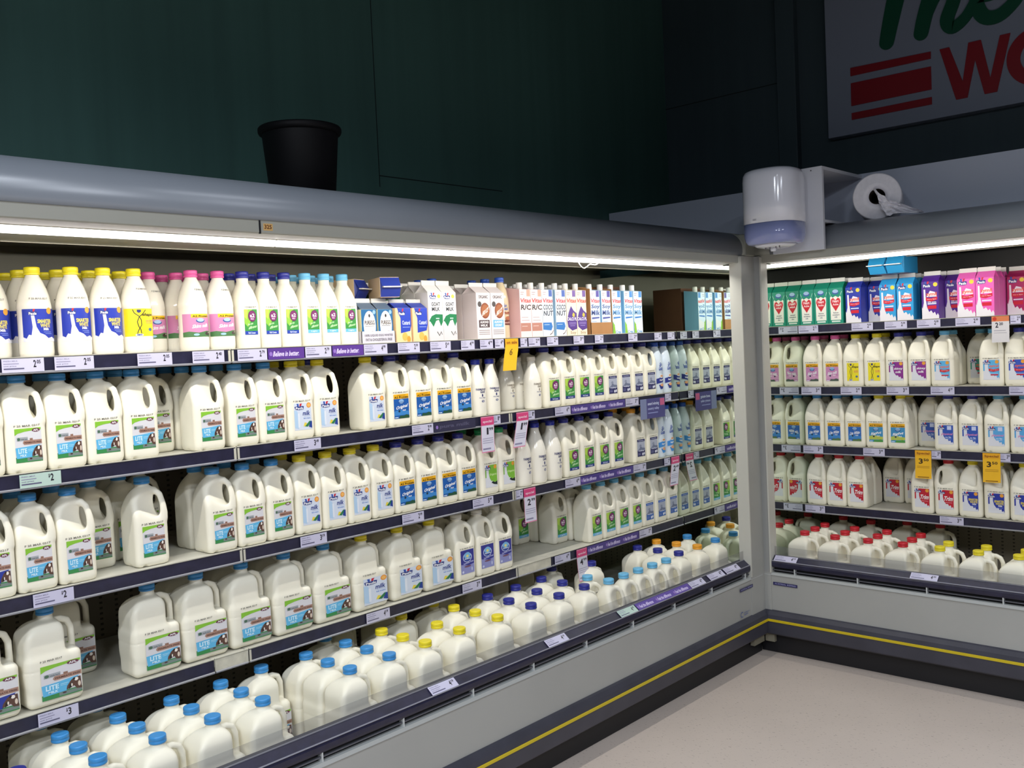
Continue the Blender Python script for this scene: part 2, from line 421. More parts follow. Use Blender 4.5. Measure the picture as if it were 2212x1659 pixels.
def D_a2p(bg='#1d5ba8', word='Original', top='#efb31d', low='#27523a', hue='#3f86c8', wc=WHT):
    return [('r', 0, 0, 1, .81, bg), ('r', 0, .81, 1, 1, top), ('t', 'A2 Protein', .05, .83, .97, .92, '#2a1c08'), ('r', .25, .94, .8, .96, '#a8701a'),
            ('p', [(0, .30), (.3, .36), (1, .28), (1, .14), (0, .12)], hue), ('e', .50, .67, .20, .09, '#2c4f96'), ('e', .50, .70, .17, .09, '#8fb6dc'), ('t', 'dairy farmers', .34, .64, .66, .69, NAVY),
            ('p', [(.3, 0), (.38, .12), (.62, .10), (.8, .15), (1, .10), (1, 0)], low), ('r', .04, .03, .26, .06, '#dfeefa'), ('t', word, .14, .37, .90, .55, wc, .35, 8), ('e', .34, .30, .07, .05, '#20354c'), ('t', 'full', .56, .30, .76, .36, wc, .3)]
def D_a2(band=NAVY, word='Full Cream'):
    return [('r', 0, 0, 1, 1, '#3d9142'), ('p', [(0, .45), (.25, .3), (.5, .55), (.62, 1), (0, 1)], '#8dc044'), ('p', [(0, .7), (.2, .6), (.3, 1), (0, 1)], '#b7d552'),
            ('r', 0, 0, 1, .14, band), ('t', word, .25, .035, .8, .105, '#dfe8fa'), ('e', .60, .73, .31, .225, '#5f2350'), ('e', .60, .73, .28, .20, '#7a2d68'),
            ('t', 'a2', .42, .68, .78, .83, '#f0e2ee'), ('t', 'MILK', .47, .59, .74, .65, '#e8c8e2'),
            ('t', 'feel the', .24, .38, .66, .47, '#c8eab8', .4, 4), ('t', 'difference', .30, .24, .92, .36, '#c8eab8', .4, 6)]
D_FARM = [('t', 'FARMHOUSE', 0, .80, 1, .93, '#30346b'), ('t', 'Gold', .36, .64, .86, .80, '#30346b', .2), ('e', .56, .50, .07, .09, '#30346b'), ('t', 'FULL CREAM', .26, .32, .90, .38, '#6a6c92'), ('e', .60, .14, .14, .07, '#50547f'), ('t', '2L', .52, .10, .68, .18, WHT)]
def D_valley(c='#2b2a5e', c2='#2b2a5e'):
    return [('r', 0, 0, 1, 1, '#aeb3c4'), ('r', 0, .86, 1, 1, c), ('t', 'Country', .14, .885, .86, .96, '#c9cce6'), ('p', [(0, .36), (.25, .44), (.45, .62), (.6, .5), (1, .46), (1, .3), (0, .3)], '#6f7690'),
            ('e', .42, .62, .14, .08, '#8a90a6'), ('r', 0, 0, 1, .32, c2), ('t', 'Valley', .1, .27, .9, .37, '#dcdff0', .3), ('e', .68, .12, .09, .08, '#e6e8f4'), ('e', .86, .14, .07, .08, '#e6e8f4'), ('r', .08, .10, .42, .13, '#8e92c0'), ('r', .08, .18, .42, .20, '#8e92c0')]
def D_splash(bg, words, dot=True, splash='#dfe0e6', side=None):
    t = [('r', 0, 0, 1, 1, splash), ('p', [(.30, 1), (1, 1), (1, .04), (.93, .14), (.86, .08), (.80, .22), (.70, .17), (.62, .28), (.5, .27), (.36, .42), (.30, .62)], bg), ('r', 0, .45, .09, .80, side or bg)]
    t += pauls_logo(-.02, .78, .48, .21)
    if dot: t += [('e', .85, .90, .12, .09, '#e8a03a')]
    for wd in words: t.append(wd)
    return t
D_GALAXY = [('r', 0, 0, 1, 1, '#37398f'), ('p', [(0, 0), (1, 0), (1, .38), (.6, .33), (0, .42)], '#8f92c6'), ('e', .5, .68, .34, .20, '#c9d2ee'), ('e', .5, .67, .29, .165, '#2f4a9c'), ('e', .5, .76, .24, .14, '#7fb9e2'), ('e', .5, .74, .10, .06, '#e9e08c'),
            ('t', 'dairy farmers', .28, .58, .74, .66, WHT), ('t', 'Lactose Free', .2, .42, .95, .50, '#c4c8ee', .2, 5), ('e', .5, .30, .26, .04, '#7a5568'), ('e', .14, .09, .07, .05, '#d2d6ee'), ('e', .82, .16, .05, .08, '#c9cde8')]
D_SHAPE = [('r', 0, 0, 1, 1, '#f0df25'), ('s', [(.10, .97), (.16, .84), (.34, .72), (.42, .58), (.42, .40), (.28, .20), (.24, .08)], .035, '#3a3a28'), ('s', [(.62, .95), (.48, .80), (.34, .70), (.26, .52), (.30, .36), (.38, .24), (.40, .10)], .035, '#3a3a28'),
           ('p', [(.26, .96), (.42, .96), (.42, .88), (.34, .84), (.26, .88)], '#2b3274'), ('t', 'shape', .46, .70, .98, .84, '#4a4420', .3), ('t', 'no fat', .60, .52, .95, .60, '#e88a6a'), ('r', .6, .47, .95, .49, '#e88a6a'),
           ('e', .82, .24, .10, .06, '#4a6a8c'), ('e', .32, .05, .16, .045, '#c9d0e6'), ('t', 'zero', .22, .03, .42, .08, '#2b3274')]
D_SKIN2 = D_a2p('#c987b6', 'Skim milk', '#efb31d', '#4d5c50', '#d69cc2')
W_SMART = [('t', 'SMARTER', .38, .54, .98, .66, '#f4dc3c'), ('t', 'WHITE', .46, .42, .95, .53, '#f4dc3c'), ('t', 'Milk', .62, .33, .88, .41, WHT), ('r', .5, .26, .9, .275, '#8ea2e6')]
W_TRIM = [('t', 'Trim', .36, .44, .96, .68, WHT, .3), ('r', .45, .34, .9, .36, '#f0b0b4')]
W_SKINNY = [('t', 'skinny', .36, .55, .96, .70, WHT, .2), ('t', 'milk', .46, .40, .86, .52, WHT, .2)]
W_ZY = [('t', 'zymil', .36, .60, .94, .76, '#ea6a3c', .15), ('p', [(.34, .44), (.64, .40), (.98, .46), (.98, .57), (.64, .53), (.34, .57)], RED), ('t', 'easy to digest', .42, .47, .92, .51, '#f6c8c8'), ('r', .40, .30, .92, .33, '#9cc4ea'), ('r', .45, .22, .92, .28, RED)]
W_PHYS = [('r', .60, .76, .88, .96, '#c9d2ee'), ('t', 'physical', .22, .46, .94, .60, '#d98ab6', .2), ('t', 'no fat', .48, .34, .86, .42, '#dfe8fa'), ('r', .5, .28, .86, .30, '#bcd0f2')]

# ------------------------------------------------------------------ products
def cap_mesh(r, h, z, col, ribs=True):
    mb = MB(); m = M(col, 0.35)
    mb.lathe([(r * .98, z), (r, z + .001), (r, z + h * .30), (r * .955, z + h * .36), (r * .955, z + h * .40), (r, z + h * .46), (r * .99, z + h * .86), (r * .93, z + h * .97), (r * .80, z + h)], m, 24)
    mb.lathe([(r * .80, z + h), (r * .75, z + h * .96)], m, 24, capb=False)
    return mb.me('cap')
def bottle_mesh(prof, mat, n=2.0, seg=40, ey=1.0):
    mb = MB(); mb.lathe(prof, mat, seg, n=n, ey=ey); return mb.me('bottle_body')
def gable_mesh(w, d, hb, ht, hf, body, roof, fin):
    """gable-top carton, ridge along x"""
    mb = MB(); x, y = w / 2, d / 2
    mb.box(-x, x, -y, y, 0, hb, body, 0.0012)
    z1 = hb + ht; i = w * .02
    V = [(-x, -y, hb - .001), (x, -y, hb - .001), (x, y, hb - .001), (-x, y, hb - .001), (-x + i, -.0015, z1), (x - i, -.0015, z1), (x - i, .0015, z1), (-x + i, .0015, z1), (-x + w * .30, 0, z1 - ht * .12), (x - w * .30, 0, z1 - ht * .12)]
    mb.add(V, [(0, 1, 5, 4), (2, 3, 7, 6)], roof)
    mb.add(V, [(3, 0, 8), (0, 4, 8), (7, 3, 8), (1, 2, 9), (5, 1, 9), (2, 6, 9)], roof)
    mb.box(-x + i, x - i, -.002, .002, z1 - .001, z1 + hf, fin)
    return mb.me('carton_body')
def prisma_mesh(w, d, h, body, side):
    mb = MB(); x, y = w / 2, d / 2
    P = [(-x, -y, 0), (x, -y, 0), (x, y, 0), (-x, y, 0), (-x, -y, h - .012), (x, -y, h - .012), (x, y, h), (-x, y, h)]
    mb.add(P, [(0, 1, 5, 4), (2, 3, 7, 6)], body); mb.add(P, [(1, 2, 6, 5), (3, 0, 4, 7)], side); mb.add(P, [(4, 5, 6, 7), (3, 2, 1, 0)], body)
    return mb.me('carton_body')
PR = {}
def prod(key, name, cat, desc, width, depth, body, cap=None, label=None, extra=None):
    PR[key] = dict(name=name, cat=cat, desc=desc, w=width, d=depth, body=body, cap=cap, label=label, extra=extra)
C2 = {}
def capc(kind, col):
    k = (kind, col)
    if k not in C2:
        C2[k] = {'2': lambda: cap_mesh(.0215, .019, .227, col), '3': lambda: cap_mesh(.0215, .019, .229, col), 'b': lambda: cap_mesh(.0195, .021, .215, col)}[kind]()
    return C2[k]
LB, DB, YE, RD, PK, WH, GR, OR = '#3d8fcf', '#2a2f8c', '#ecd928', '#c9202e', '#dd5a9a', '#eceae2', '#1f9a5b', '#eda22a'
A2L = '#6db9e0'
def lab2(D, w=64, h=85, z=28, x=2, st=True):
    it = sub(D, w, h, x - w / 2, z)
    if st: it = it + [stamp(x - w / 2 - 1, x + w / 2 - 2, z + h + 4)]
    return art(it, y0=-.0495)
def lab3(D, w=101, h=88, z=20, x=11):
    return art(sub(D, w, h, x - w / 2, z) + [stamp(x - 50, x + 5, 118)], y0=-.0538)
def jug2(key, desc, cap, D, **k): prod(key, 'milk_jug', 'milk jug', desc, .099, .101, JUG2, capc('2', cap), lab2(D, **k) if D else None)
def jug3(key, desc, cap, D): prod(key, 'milk_jug', 'milk jug', desc, .147, .108, JUG3, capc('3', cap), lab3(D) if D else art([stamp(-58, -8, 127)], y0=-.0538))
jug2('lite', 'sky-blue-capped jug with cow label', LB, D_lite())
jug2('full', 'dark-blue-banded cow label jug', LB, D_lite(full=True))
jug2('pauls', 'yellow-capped jug with pale milk label', YE, D_PAULS)
jug2('orig', 'navy-capped jug with blue Original label', DB, D_a2p(), w=68, h=84)
jug2('a2f', 'navy-capped jug with green label', DB, D_a2(), w=62, h=84)
jug2('a2l', 'pale-blue-capped jug with green label', A2L, D_a2(A2L, 'Light'), w=62, h=84)
jug2('val', 'navy-capped jug with grey-navy label', DB, D_valley(), w=60, h=78)
jug2('valo', 'orange-capped jug with grey-navy label', OR, D_valley(), w=60, h=78)
jug2('valb', 'blue-capped jug with grey-blue label', A2L, D_valley('#2f62b8', '#2f5fae'), w=58, h=78)
jug2('org', 'green-capped jug with lime label', GR, D_splash('#7db93c', [('t', 'Organic', .36, .50, .96, .62, '#cfe8a0', .2), ('p', [(.5, .2), (.6, .26), (.8, .2), (1, .25), (1, .08), (.7, .12)], '#1f2a2a')]))
jug2('gal', 'white-capped jug with violet label', WH, D_GALAXY, w=68, h=88)
jug2('skim', 'pink-capped jug with pink label', PK, D_SKIN2, w=62, h=84)
jug2('shape', 'yellow-capped jug with yellow label', YE, D_SHAPE, w=56, h=84)
jug2('skinny', 'navy-capped jug with purple label', DB, D_splash('#8a2f8c', W_SKINNY), w=64)
jug2('zyj', 'sky-blue-capped jug with red-banded label', A2L, D_splash('#5fb0de', W_ZY), w=64)
jug2('zyn', 'navy-capped jug with red-banded label', DB, D_splash('#3a58b8', W_ZY), w=64)
jug2('lw', 'blue-capped jug with Lite White label', LB, D_a2p('#2a66b6', 'Lite White', low='#5c7a4a'), w=62, h=84)
jug2('mw', 'yellow-capped jug with meadow label', YE, D_a2p('#3f8fc0', 'light', low='#4f9a46', hue='#b9c455'), w=64, h=86)
jug2('phy', 'navy-capped jug with blue splash label', DB, D_splash('#2f55b0', W_PHYS, dot=False))
jug2('phl', 'sky-blue-capped jug with pale splash label', A2L, D_splash('#5aa6dc', W_PHYS, dot=False))
jug2('trim', 'red-capped jug with red label', RD, D_splash('#c21f33', W_TRIM))
jug2('smj', 'yellow-capped jug with royal blue label', YE, D_splash('#2638a0', W_SMART))
jug2('skimsb', 'sky-blue-capped jug with teal-red label', A2L, D_splash('#3f9a86', W_ZY))
jug3('lite3', 'large sky-blue-capped jug with cow label', LB, D_lite(True))
jug3('full3', 'large jug with dark-blue cow label', LB, D_lite(True, True))
jug3('pauls3', 'large yellow-capped jug with milk label', YE, D_PAULS)
jug3('d_lb', 'large sky-blue-capped jug', LB, D_lite(True)); jug3('d_ye', 'large yellow-capped jug', YE, D_PAULS); jug3('d_db', 'large navy-capped jug', DB, None)
jug3('d_or', 'large orange-capped jug', OR, None); jug3('d_rd', 'large red-capped jug', RD, None)
jug2('d_a2', 'pale-blue-capped small jug', A2L, D_a2(A2L, 'Light'))
# round one-litre bottles
SM = [(.036, 0), (.0405, .004), (.042, .014), (.042, .048), (.0412, .052), (.0412, .126), (.042, .130), (.0410, .140), (.0375, .160), (.0315, .180), (.0245, .198), (.0185, .209), (.0168, .212), (.0168, .216)]
SMB = bottle_mesh(SM, PET)
def wrap(D, w, h, z, r): return art(sub(D, w, h, -w / 2, z), cyl=r)
WR_SM = [('r', -.25, 0, 1.25, 1, '#2438a6'), ('p', [(-.25, 0), (-.25, .15), (-.1, .1), (0, .22), (.1, .20), (.16, .45), (.12, .8), (.24, .8), (.30, .45), (.42, .26), (.6, .2), (.75, .10), (.95, .14), (1.1, .08), (1.25, .12), (1.25, 0)], '#e4e3ec')] + pauls_logo(.0, .80, .36, .2) + [
    ('e', .86, .94, .13, .10, '#e9a53c'), ('t', 'SMARTER', .34, .56, .92, .68, '#f4dc5c'), ('t', 'WHITE', .44, .43, .86, .55, '#f4dc5c'), ('t', 'Milk', .56, .34, .80, .42, WHT), ('r', .56, .28, .9, .295, '#8ea2e6'), ('r', .62, .23, .92, .245, '#8ea2e6')]
prod('smart', 'milk_bottle', 'milk bottle', 'yellow-capped round bottle with blue label', .0842, .0845, SMB, capc('b', YE), art(sub(WR_SM, 62, 84, -31, 42) + [stamp(-26, 20, 150)], cyl=.0415))
prod('shapeb', 'milk_bottle', 'milk bottle', 'yellow-capped bottle with yellow label', .0842, .0845, SMB, capc('b', YE), art(sub([('r', -.3, 0, 1.3, 1, '#f3e01f')] + D_SHAPE[1:], 66, 76, -33, 48), cyl=.0415), art([stamp(-10, 24, 176)], cyl=.0335))
WR_SK = [('r', -.3, 0, 1.3, 1, '#cf86b0'), ('p', [(-.3, 0), (1.3, 0), (1.3, .22), (.8, .26), (.4, .18), (0, .24), (-.3, .2)], '#4c7a4a'), ('r', .10, .84, .95, 1, '#f1c11c'), ('t', 'A2 Protein', .16, .86, .92, .94, '#2a1c08'),
         ('e', .5, .70, .20, .09, '#2c4f96'), ('e', .5, .73, .16, .08, '#a9c4e2'), ('t', 'Skim milk', .14, .40, .92, .56, WHT, .3, 4), ('e', .30, .10, .12, .05, '#9fc6e8'), ('e', .84, .14, .14, .08, '#3f342c'), ('e', .92, .18, .04, .03, '#d8c8b8')]
prod('skimb', 'milk_bottle', 'milk bottle', 'pink-capped bottle with pink label', .0842, .0845, SMB, capc('b', PK), art(sub(WR_SK, 66, 66, -33, 42), cyl=.0415), art([stamp(-8, 24, 176)], cyl=.0335))
A2P = [(.033, 0, 4), (.0350, .003, 5), (.0360, .008, 6), (.0360, .128, 6), (.0357, .138, 5), (.0335, .155, 3.6), (.0290, .175, 2.8), (.0220, .192, 2.2), (.0180, .200, 2), (.0172, .206, 2), (.0178, .209, 2), (.0178, .216, 2)]
A2B = bottle_mesh(A2P, MILK)
prod('a2bd', 'milk_bottle', 'milk bottle', 'navy-capped slim bottle with green label', .0725, .074, A2B, capc('b', DB), art(sub(D_a2('#2c45a8', 'Full Cream'), 44, 76, -22, 44) + [stamp(-18, 20, 124)], y0=-.0365))
prod('a2bl', 'milk_bottle', 'milk bottle', 'pale-blue-capped slim bottle, green label', .0725, .074, A2B, capc('b', A2L), art(sub(D_a2(A2L, 'Light'), 44, 76, -22, 44) + [stamp(-18, 20, 124)], y0=-.0365))
F1 = [(.031, 0), (.0345, .003), (.036, .010), (.0360, .100), (.0352, .115), (.0320, .135), (.0255, .155), (.0190, .172), (.0158, .186), (.0155, .198)]
F2 = [(.037, 0), (.041, .004), (.043, .012), (.0430, .112), (.0422, .128), (.0385, .150), (.0305, .176), (.0215, .200), (.0175, .216), (.0170, .228)]
capF = cap_mesh(.0185, .018, .196, '#2733a0'); capF2 = cap_mesh(.0195, .020, .226, '#2733a0'); capFw = cap_mesh(.0175, .016, .196, '#e9e0cf')
prod('farm1', 'milk_bottle', 'milk bottle', 'blue-capped glossy bottle with navy lettering', .0725, .074, bottle_mesh(F1, PET), capF, art(sub(D_FARM, 46, 62, -30, 48), cyl=.036))
prod('farm1w', 'milk_bottle', 'milk bottle', 'cream-capped glossy bottle with navy lettering', .0725, .074, PR['farm1']['body'], capFw, art(sub([tuple('#8b8070' if c == '#30346b' else c for c in i) for i in D_FARM], 46, 62, -23, 48), cyl=.036))
prod('farm2', 'milk_bottle', 'milk bottle', 'tall blue-capped glossy bottle, navy lettering', .0865, .088, bottle_mesh(F2, PET), capF2, art(sub(D_FARM, 50, 76, -23, 44), cyl=.043))
SG = [(.031, 0), (.034, .003), (.035, .010), (.0345, .030), (.0330, .080), (.0345, .110), (.0350, .135), (.0335, .160), (.0280, .190), (.0200, .212), (.0165, .220), (.0165, .226)]
SGM = M('#d5dfe8', 0.15, coat=.3); SGB = bottle_mesh(SG, SGM); capS = cap_mesh(.0185, .020, .224, '#2a55b4')
def D_sg(c): return [('t', 'So', .26, .84, .62, .97, '#3450a4', .3), ('t', 'Good', .16, .68, .88, .84, '#3450a4', .3), ('r', .3, .62, .7, .63, '#8c9cc8'), ('p', [(-.15, .20), (1.15, .30), (1.15, .48), (-.15, .38)], c), ('t', 'Regular', .2, .29, .8, .37, WHT, .1, 3), ('e', .5, .47, .30, .06, '#e6e2de'), ('e', .5, .48, .22, .035, '#d89a6a'), ('p', [(.1, .16), (.9, .20), (.75, .02), (.3, .0)], c), ('e', .55, .15, .3, .05, '#e0a070')]
prod('sogd', 'soy_bottle', 'soy milk bottle', 'blue-capped shiny soy bottle, navy band', .0705, .073, SGB, capS, art(sub(D_sg('#2a3484'), 46, 130, -23, 22), cyl=.0352))
prod('sogl', 'soy_bottle', 'soy milk bottle', 'blue-capped shiny soy bottle, sky-blue band', .0705, .073, SGB, capS, art(sub(D_sg('#3f8ad0'), 46, 130, -23, 22), cyl=.0352))
ALM = bottle_mesh(SG, M('#dcc9a6', 0.2, coat=.3))
prod('soalm', 'almond_bottle', 'almond milk bottle', 'blue-capped beige almond bottle', .0705, .073, ALM, capS, art(sub([('t', 'So', .1, .80, .5, .90, '#3450a4', .2), ('t', 'Good', .1, .70, .6, .80, '#3450a4', .2), ('t', 'almond', .0, .58, .9, .69, '#9a4a36', .2), ('e', .6, .46, .3, .06, '#b06a4a'), ('r', .1, .26, 1.1, .40, '#6e3530'), ('t', 'vanilla', .2, .3, .9, .36, '#d8b0a0')], 46, 130, -23, 22), cyl=.0352))
# gable cartons
def carton(key, desc, w, d, hb, ht, hf, base, roof, D, cat='milk carton', fin='#d9d6cf'):
    b = gable_mesh(w, d, hb, ht, hf, M(base, .4), M(roof, .4), M(fin, .45))
    fi = [('t', 'best before 27.03', -w * 400, (hb + ht) * 1000 + hf * 300, w * 300, (hb + ht) * 1000 + hf * 620, '#8a8682')]
    prod(key, 'milk_carton', cat, desc, w, d, b, None, art(sub(D, w * 1000 - 1.5, hb * 1000 - 1, -w * 500 + .75, .5), y0=-d / 2 - .0004))
    me = PR[key]['label']; return key
D_HEART = [('r', 0, 0, 1, 1, '#178a70'), ('p', [(.12, .74), (.18, .78), (.3, .74), (.5, .78), (.7, .74), (.82, .78), (.88, .74), (.86, .12), (.14, .12)], '#e9e6da'), ('r', .2, .06, .8, .10, '#d8e4da'), ('e', .5, .88, .24, .06, '#3a5a9c'), ('e', .5, .91, .2, .05, '#9db8d8'),
           ('s', [(.06, .90), (.16, .80)], .02, '#d8ece0'), ('s', [(.94, .90), (.84, .80)], .02, '#d8ece0'),
           ('p', [(.5, .36), (.24, .52), (.16, .62), (.20, .70), (.34, .73), (.5, .66), (.66, .73), (.80, .70), (.84, .62), (.76, .52)], '#c9202e'), ('t', 'Heart', .28, .60, .72, .68, '#f6dede'), ('t', 'Active', .30, .52, .70, .58, '#f6dede'), ('t', 'Reduces', .32, .30, .68, .34, '#4a5a6a'), ('t', 'cholesterol', .26, .24, .74, .28, '#4a5a6a'), ('t', 'milk', .40, .18, .60, .22, '#6a7a8a')]
carton('heart', 'teal carton with red heart', .071, .071, .172, .030, .018, '#178a70', '#178a70', D_HEART)
def D_zyc(c, extra=()):
    return [('r', 0, 0, 1, 1, c), ('p', [(0, 0), (1, 0), (1, .10), (.93, .16), (.85, .10), (.76, .20), (.66, .16), (.55, .24), (.42, .20), (.30, .34), (.24, .55), (.22, .80), (.12, .80), (.12, .45), (.04, .30), (0, .34)], '#e4e0e4')] + pauls_logo(.05, .84, .52, .17) + [
        ('e', .82, .92, .13, .055, '#e6cf3c'), ('p', [(.28, .60), (.5, .76), (.8, .72), (.9, .60)], '#ece2ea'), ('t', 'zymil', .26, .60, .90, .72, '#e8683c'), ('p', [(.24, .50), (.55, .47), (.92, .52), (.92, .60), (.55, .56), (.24, .59)], '#cf2338'), ('t', 'easy to digest', .32, .52, .86, .55, '#f4c0c4'),
        ('r', .34, .40, .86, .43, '#dfe2f4'), ('r', .34, .28, .86, .37, '#cf2338')] + list(extra)
carton('zn', 'royal-blue splash carton', .0735, .0735, .168, .028, .018, '#2536a0', '#2536a0', D_zyc('#2536a0'))
carton('zb', 'sky-blue splash carton', .0735, .0735, .168, .028, .018, '#2f9ad2', '#2f9ad2', D_zyc('#2f9ad2'))
carton('zp', 'purple splash carton', .0735, .0735, .168, .028, .018, '#51268c', '#51268c', D_zyc('#51268c', [('t', '25% extra', .34, .44, .86, .48, WHT)]))
carton('zk', 'bright pink splash carton', .0735, .0735, .168, .028, .018, '#e562b4', '#e562b4', D_zyc('#e562b4'))
carton('zr', 'dark pink splash carton', .0735, .0735, .168, .028, .018, '#b02060', '#b02060', D_zyc('#b02060'))
carton('goat', 'white goat milk carton with green band', .0685, .0685, .178, .028, .016, '#e8e5e2', '#e8e5e2', [('r', 0, 0, 1, 1, '#ebe8e8')] + pauls_logo(.08, .86, .5, .13) + [('e', .78, .92, .12, .04, '#e6c34a'), ('t', 'GOAT', .22, .72, .84, .80, '#23262a'), ('t', 'MILK', .24, .62, .82, .70, '#23262a'), ('p', [(0, .42), (.2, .52), (.5, .56), (1, .55), (1, .40), (.85, .30), (.6, .26), (.3, .30), (.1, .40)], '#1d7a4a'), ('p', [(0, .0), (1, 0), (1, .14), (.86, .30), (.7, .44), (.5, .42), (.3, .30), (0, .32)], '#d9d0d2'), ('s', [(.55, .2), (.7, .12), (.85, .2), (.9, .14)], .05, '#2b4036'), ('r', .5, .46, .75, .48, '#cfe8d8')])
carton('goatg', 'dark green backed goat milk carton', .0685, .0685, .178, .028, .016, '#256b46', '#9fa69c', [('r', 0, 0, 1, .9, '#206844'), ('r', .45, .45, .95, .82, '#b6b9b0'), ('t', 'GOAT', .5, .84, .9, .89, '#cfe0cf')])
carton('egg', 'small blue egg-white carton', .0665, .0665, .118, .024, .014, '#cfc79a', '#5a6a7c', [('r', 0, 0, 1, 1, '#1f6394'), ('e', .52, .54, .40, .42, '#efece6'), ('t', 'PUREGG', .20, .56, .84, .68, '#3a2a26'), ('r', .22, .52, .82, .53, '#3a2a26'), ('t', 'EGG WHITES', .28, .30, .78, .38, '#5a3a34'), ('e', .52, .82, .06, .05, '#2a2a30'), ('e', .84, .92, .10, .06, '#8fb4c8'), ('r', 0, 0, 1, .05, '#a34a36')], cat='egg carton')
carton('cust', 'small yellow-blue custard carton', .0695, .0695, .122, .020, .012, '#f0cfa0', '#2c3f9c', [('r', 0, 0, 1, 1, '#f3cf9e'), ('p', [(.28, .28), (.92, .34), (1, .5), (1, 1), (.1, 1), (.3, .7)], '#2b44b4')] + pauls_logo(.14, .78, .5, .2) + [('t', 'Custard', .40, .52, .92, .64, '#c8d0ea'), ('r', .42, .44, .9, .46, '#8ea0dc'), ('e', .55, .18, .18, .12, '#f0b45a'), ('e', .8, .10, .12, .10, '#e89a3c')], cat='custard carton')
def D_alm(c, w1, w2):
    return [('r', 0, 0, 1, 1, '#e6dcdc'), ('t', 'ORGANIC', .16, .88, .84, .95, '#3a3030'), ('e', .22, .76, .14, .06, '#4a4442'), ('e', .60, .62, .34, .17, '#8a4a30'), ('e', .62, .62, .28, .13, '#a4623c'), ('t', 'BRUCE', .38, .54, .84, .66, '#f0e4dc', .4, 20), ('r', .12, .26, .90, .42, c), ('t', w1, .20, .35, .82, .40, '#f0ecec'), ('t', w2, .24, .28, .78, .33, '#f0ecec'), ('r', .1, .19, .9, .205, '#9a8c8c'), ('r', .1, .15, .9, .165, '#9a8c8c'), ('r', .1, .11, .9, .125, '#9a8c8c')]
carton('alm', 'pinkish almond milk carton, brown badge', .0755, .0755, .178, .026, .014, '#d9cccb', '#ddd2d0', D_alm('#4a3a3c', 'ALMOND', 'MILK'), cat='almond milk carton')
carton('almc', 'pinkish almond coconut carton, blue badge', .0755, .0755, .178, .026, .014, '#d9cccb', '#ddd2d0', D_alm('#6fb0dc', 'ALMOND', 'COCONUT'), cat='almond milk carton')
# slanted-top cartons with screw caps
def D_vit(bg, tagc, big, bc, low):
    t = [('r', 0, 0, 1, 1, bg), ('r', .62, .86, .95, 1, tagc), ('r', .08, .94, .40, .95, '#9a6a6a'), ('r', .08, .90, .34, .91, '#9a6a6a'), ('t', 'Vitas', .03, .73, 1.0, .82, '#d2352e', .2)]
    y = .58
    for b in big:
        t.append(('t', b, .08, y, .98, y + .11, bc, .1)); y -= .13
    return t + low
capV = M('#e9e7e2', .4)
def vit(key, desc, bg, side, tagc, big, bc, low):
    w, d, h = .0665, .080, .205
    mb = MB(); mb.lathe([(.0125, h - .012), (.0125, h + .016), (.0115, h + .018)], capV, 20, cx=.004, cy=-.006)
    prod(key, 'plant_milk_carton', 'plant milk carton', desc, w, d, prisma_mesh(w, d, h, M(bg, .35), M(side, .35)), mb.me('cap'), art(sub(D_vit(bg, tagc, big, bc, low), w * 1000 - 1, 192, -w * 500 + .5, .5), y0=-d / 2 - .0004))
vit('rice', 'pale pink rice milk carton', '#ecd8d6', '#dcb4b4', '#c39a86', ['R/C'], '#3a3634', [('r', .0, .14, .92, .31, '#b98272'), ('r', .1, .24, .6, .25, '#e8cfc8'), ('r', .1, .42, .7, .43, '#a88'), ('r', .1, .36, .8, .37, '#a88888')])
vit('coco', 'pale blue coconut milk carton', '#dfe6ee', '#a9c8de', '#3a5aa8', ['COCO', 'NUT'], '#3a3e48', [('p', [(0, .16), (.75, .14), (.9, .22), (.8, .31), (0, .31)], '#3b78bc'), ('r', .1, .26, .6, .27, '#cfe0f2'), ('e', .88, .12, .10, .06, '#f2f0ec'), ('s', [(.6, .05), (.8, .08), (.95, .14)], .05, '#5a3a34')])
vit('calci', 'cream and purple calcium soy carton', '#eadcc4', '#dcc9a8', '#6a4a94', [], '#fff', [('p', [(.45, .66), (.2, .52), (.02, .36), (.1, .20), (.5, .12), (1, .16), (1, .50), (.7, .56)], '#563a86'), ('t', 'CALCI PL', .02, .34, 1.0, .41, '#e8e2f2'), ('p', [(.55, .46), (.66, .52), (.82, .48), (.78, .42), (.62, .42)], '#c8b848'), ('r', .2, .29, .9, .30, '#a894cc'), ('r', .2, .26, .9, .27, '#a894cc'), ('r', .3, .22, .8, .23, '#a894cc'), ('t', 'Soy', .3, .03, .9, .11, '#b09878')])
vit('soyp', 'blue soy milk carton with violet tag', '#cfe0f2', '#8fbfe0', '#4a3f94', ['Soy', 'Milk'], '#3a4a88', [('p', [(.1, .36), (.9, .38), (.9, .41), (.1, .40)], '#4a4f94'), ('r', .1, .30, .6, .31, '#8090b8'), ('p', [(0, 0), (1, 0), (1, .12), (.5, .22), (0, .24)], '#d8e4ec'), ('p', [(0, .1), (.3, .16), (0, .24)], '#7ab05a')])
vit('soyb', 'blue soy milk carton with sky tag', '#cfe4f4', '#86bfe4', '#3f86cc', ['Soy', 'Milk'], '#4f86bc', [('p', [(.1, .36), (.9, .38), (.9, .41), (.1, .40)], '#3f7ac0'), ('p', [(0, 0), (.3, 0), (.25, .2), (0, .3)], '#8abf3c'), ('p', [(.3, .0), (.2, .2), (.5, .25), (1, .32), (1, 0)], '#e2e6ea'), ('t', 'Crea', .3, .02, .9, .09, '#6a9ac8')])
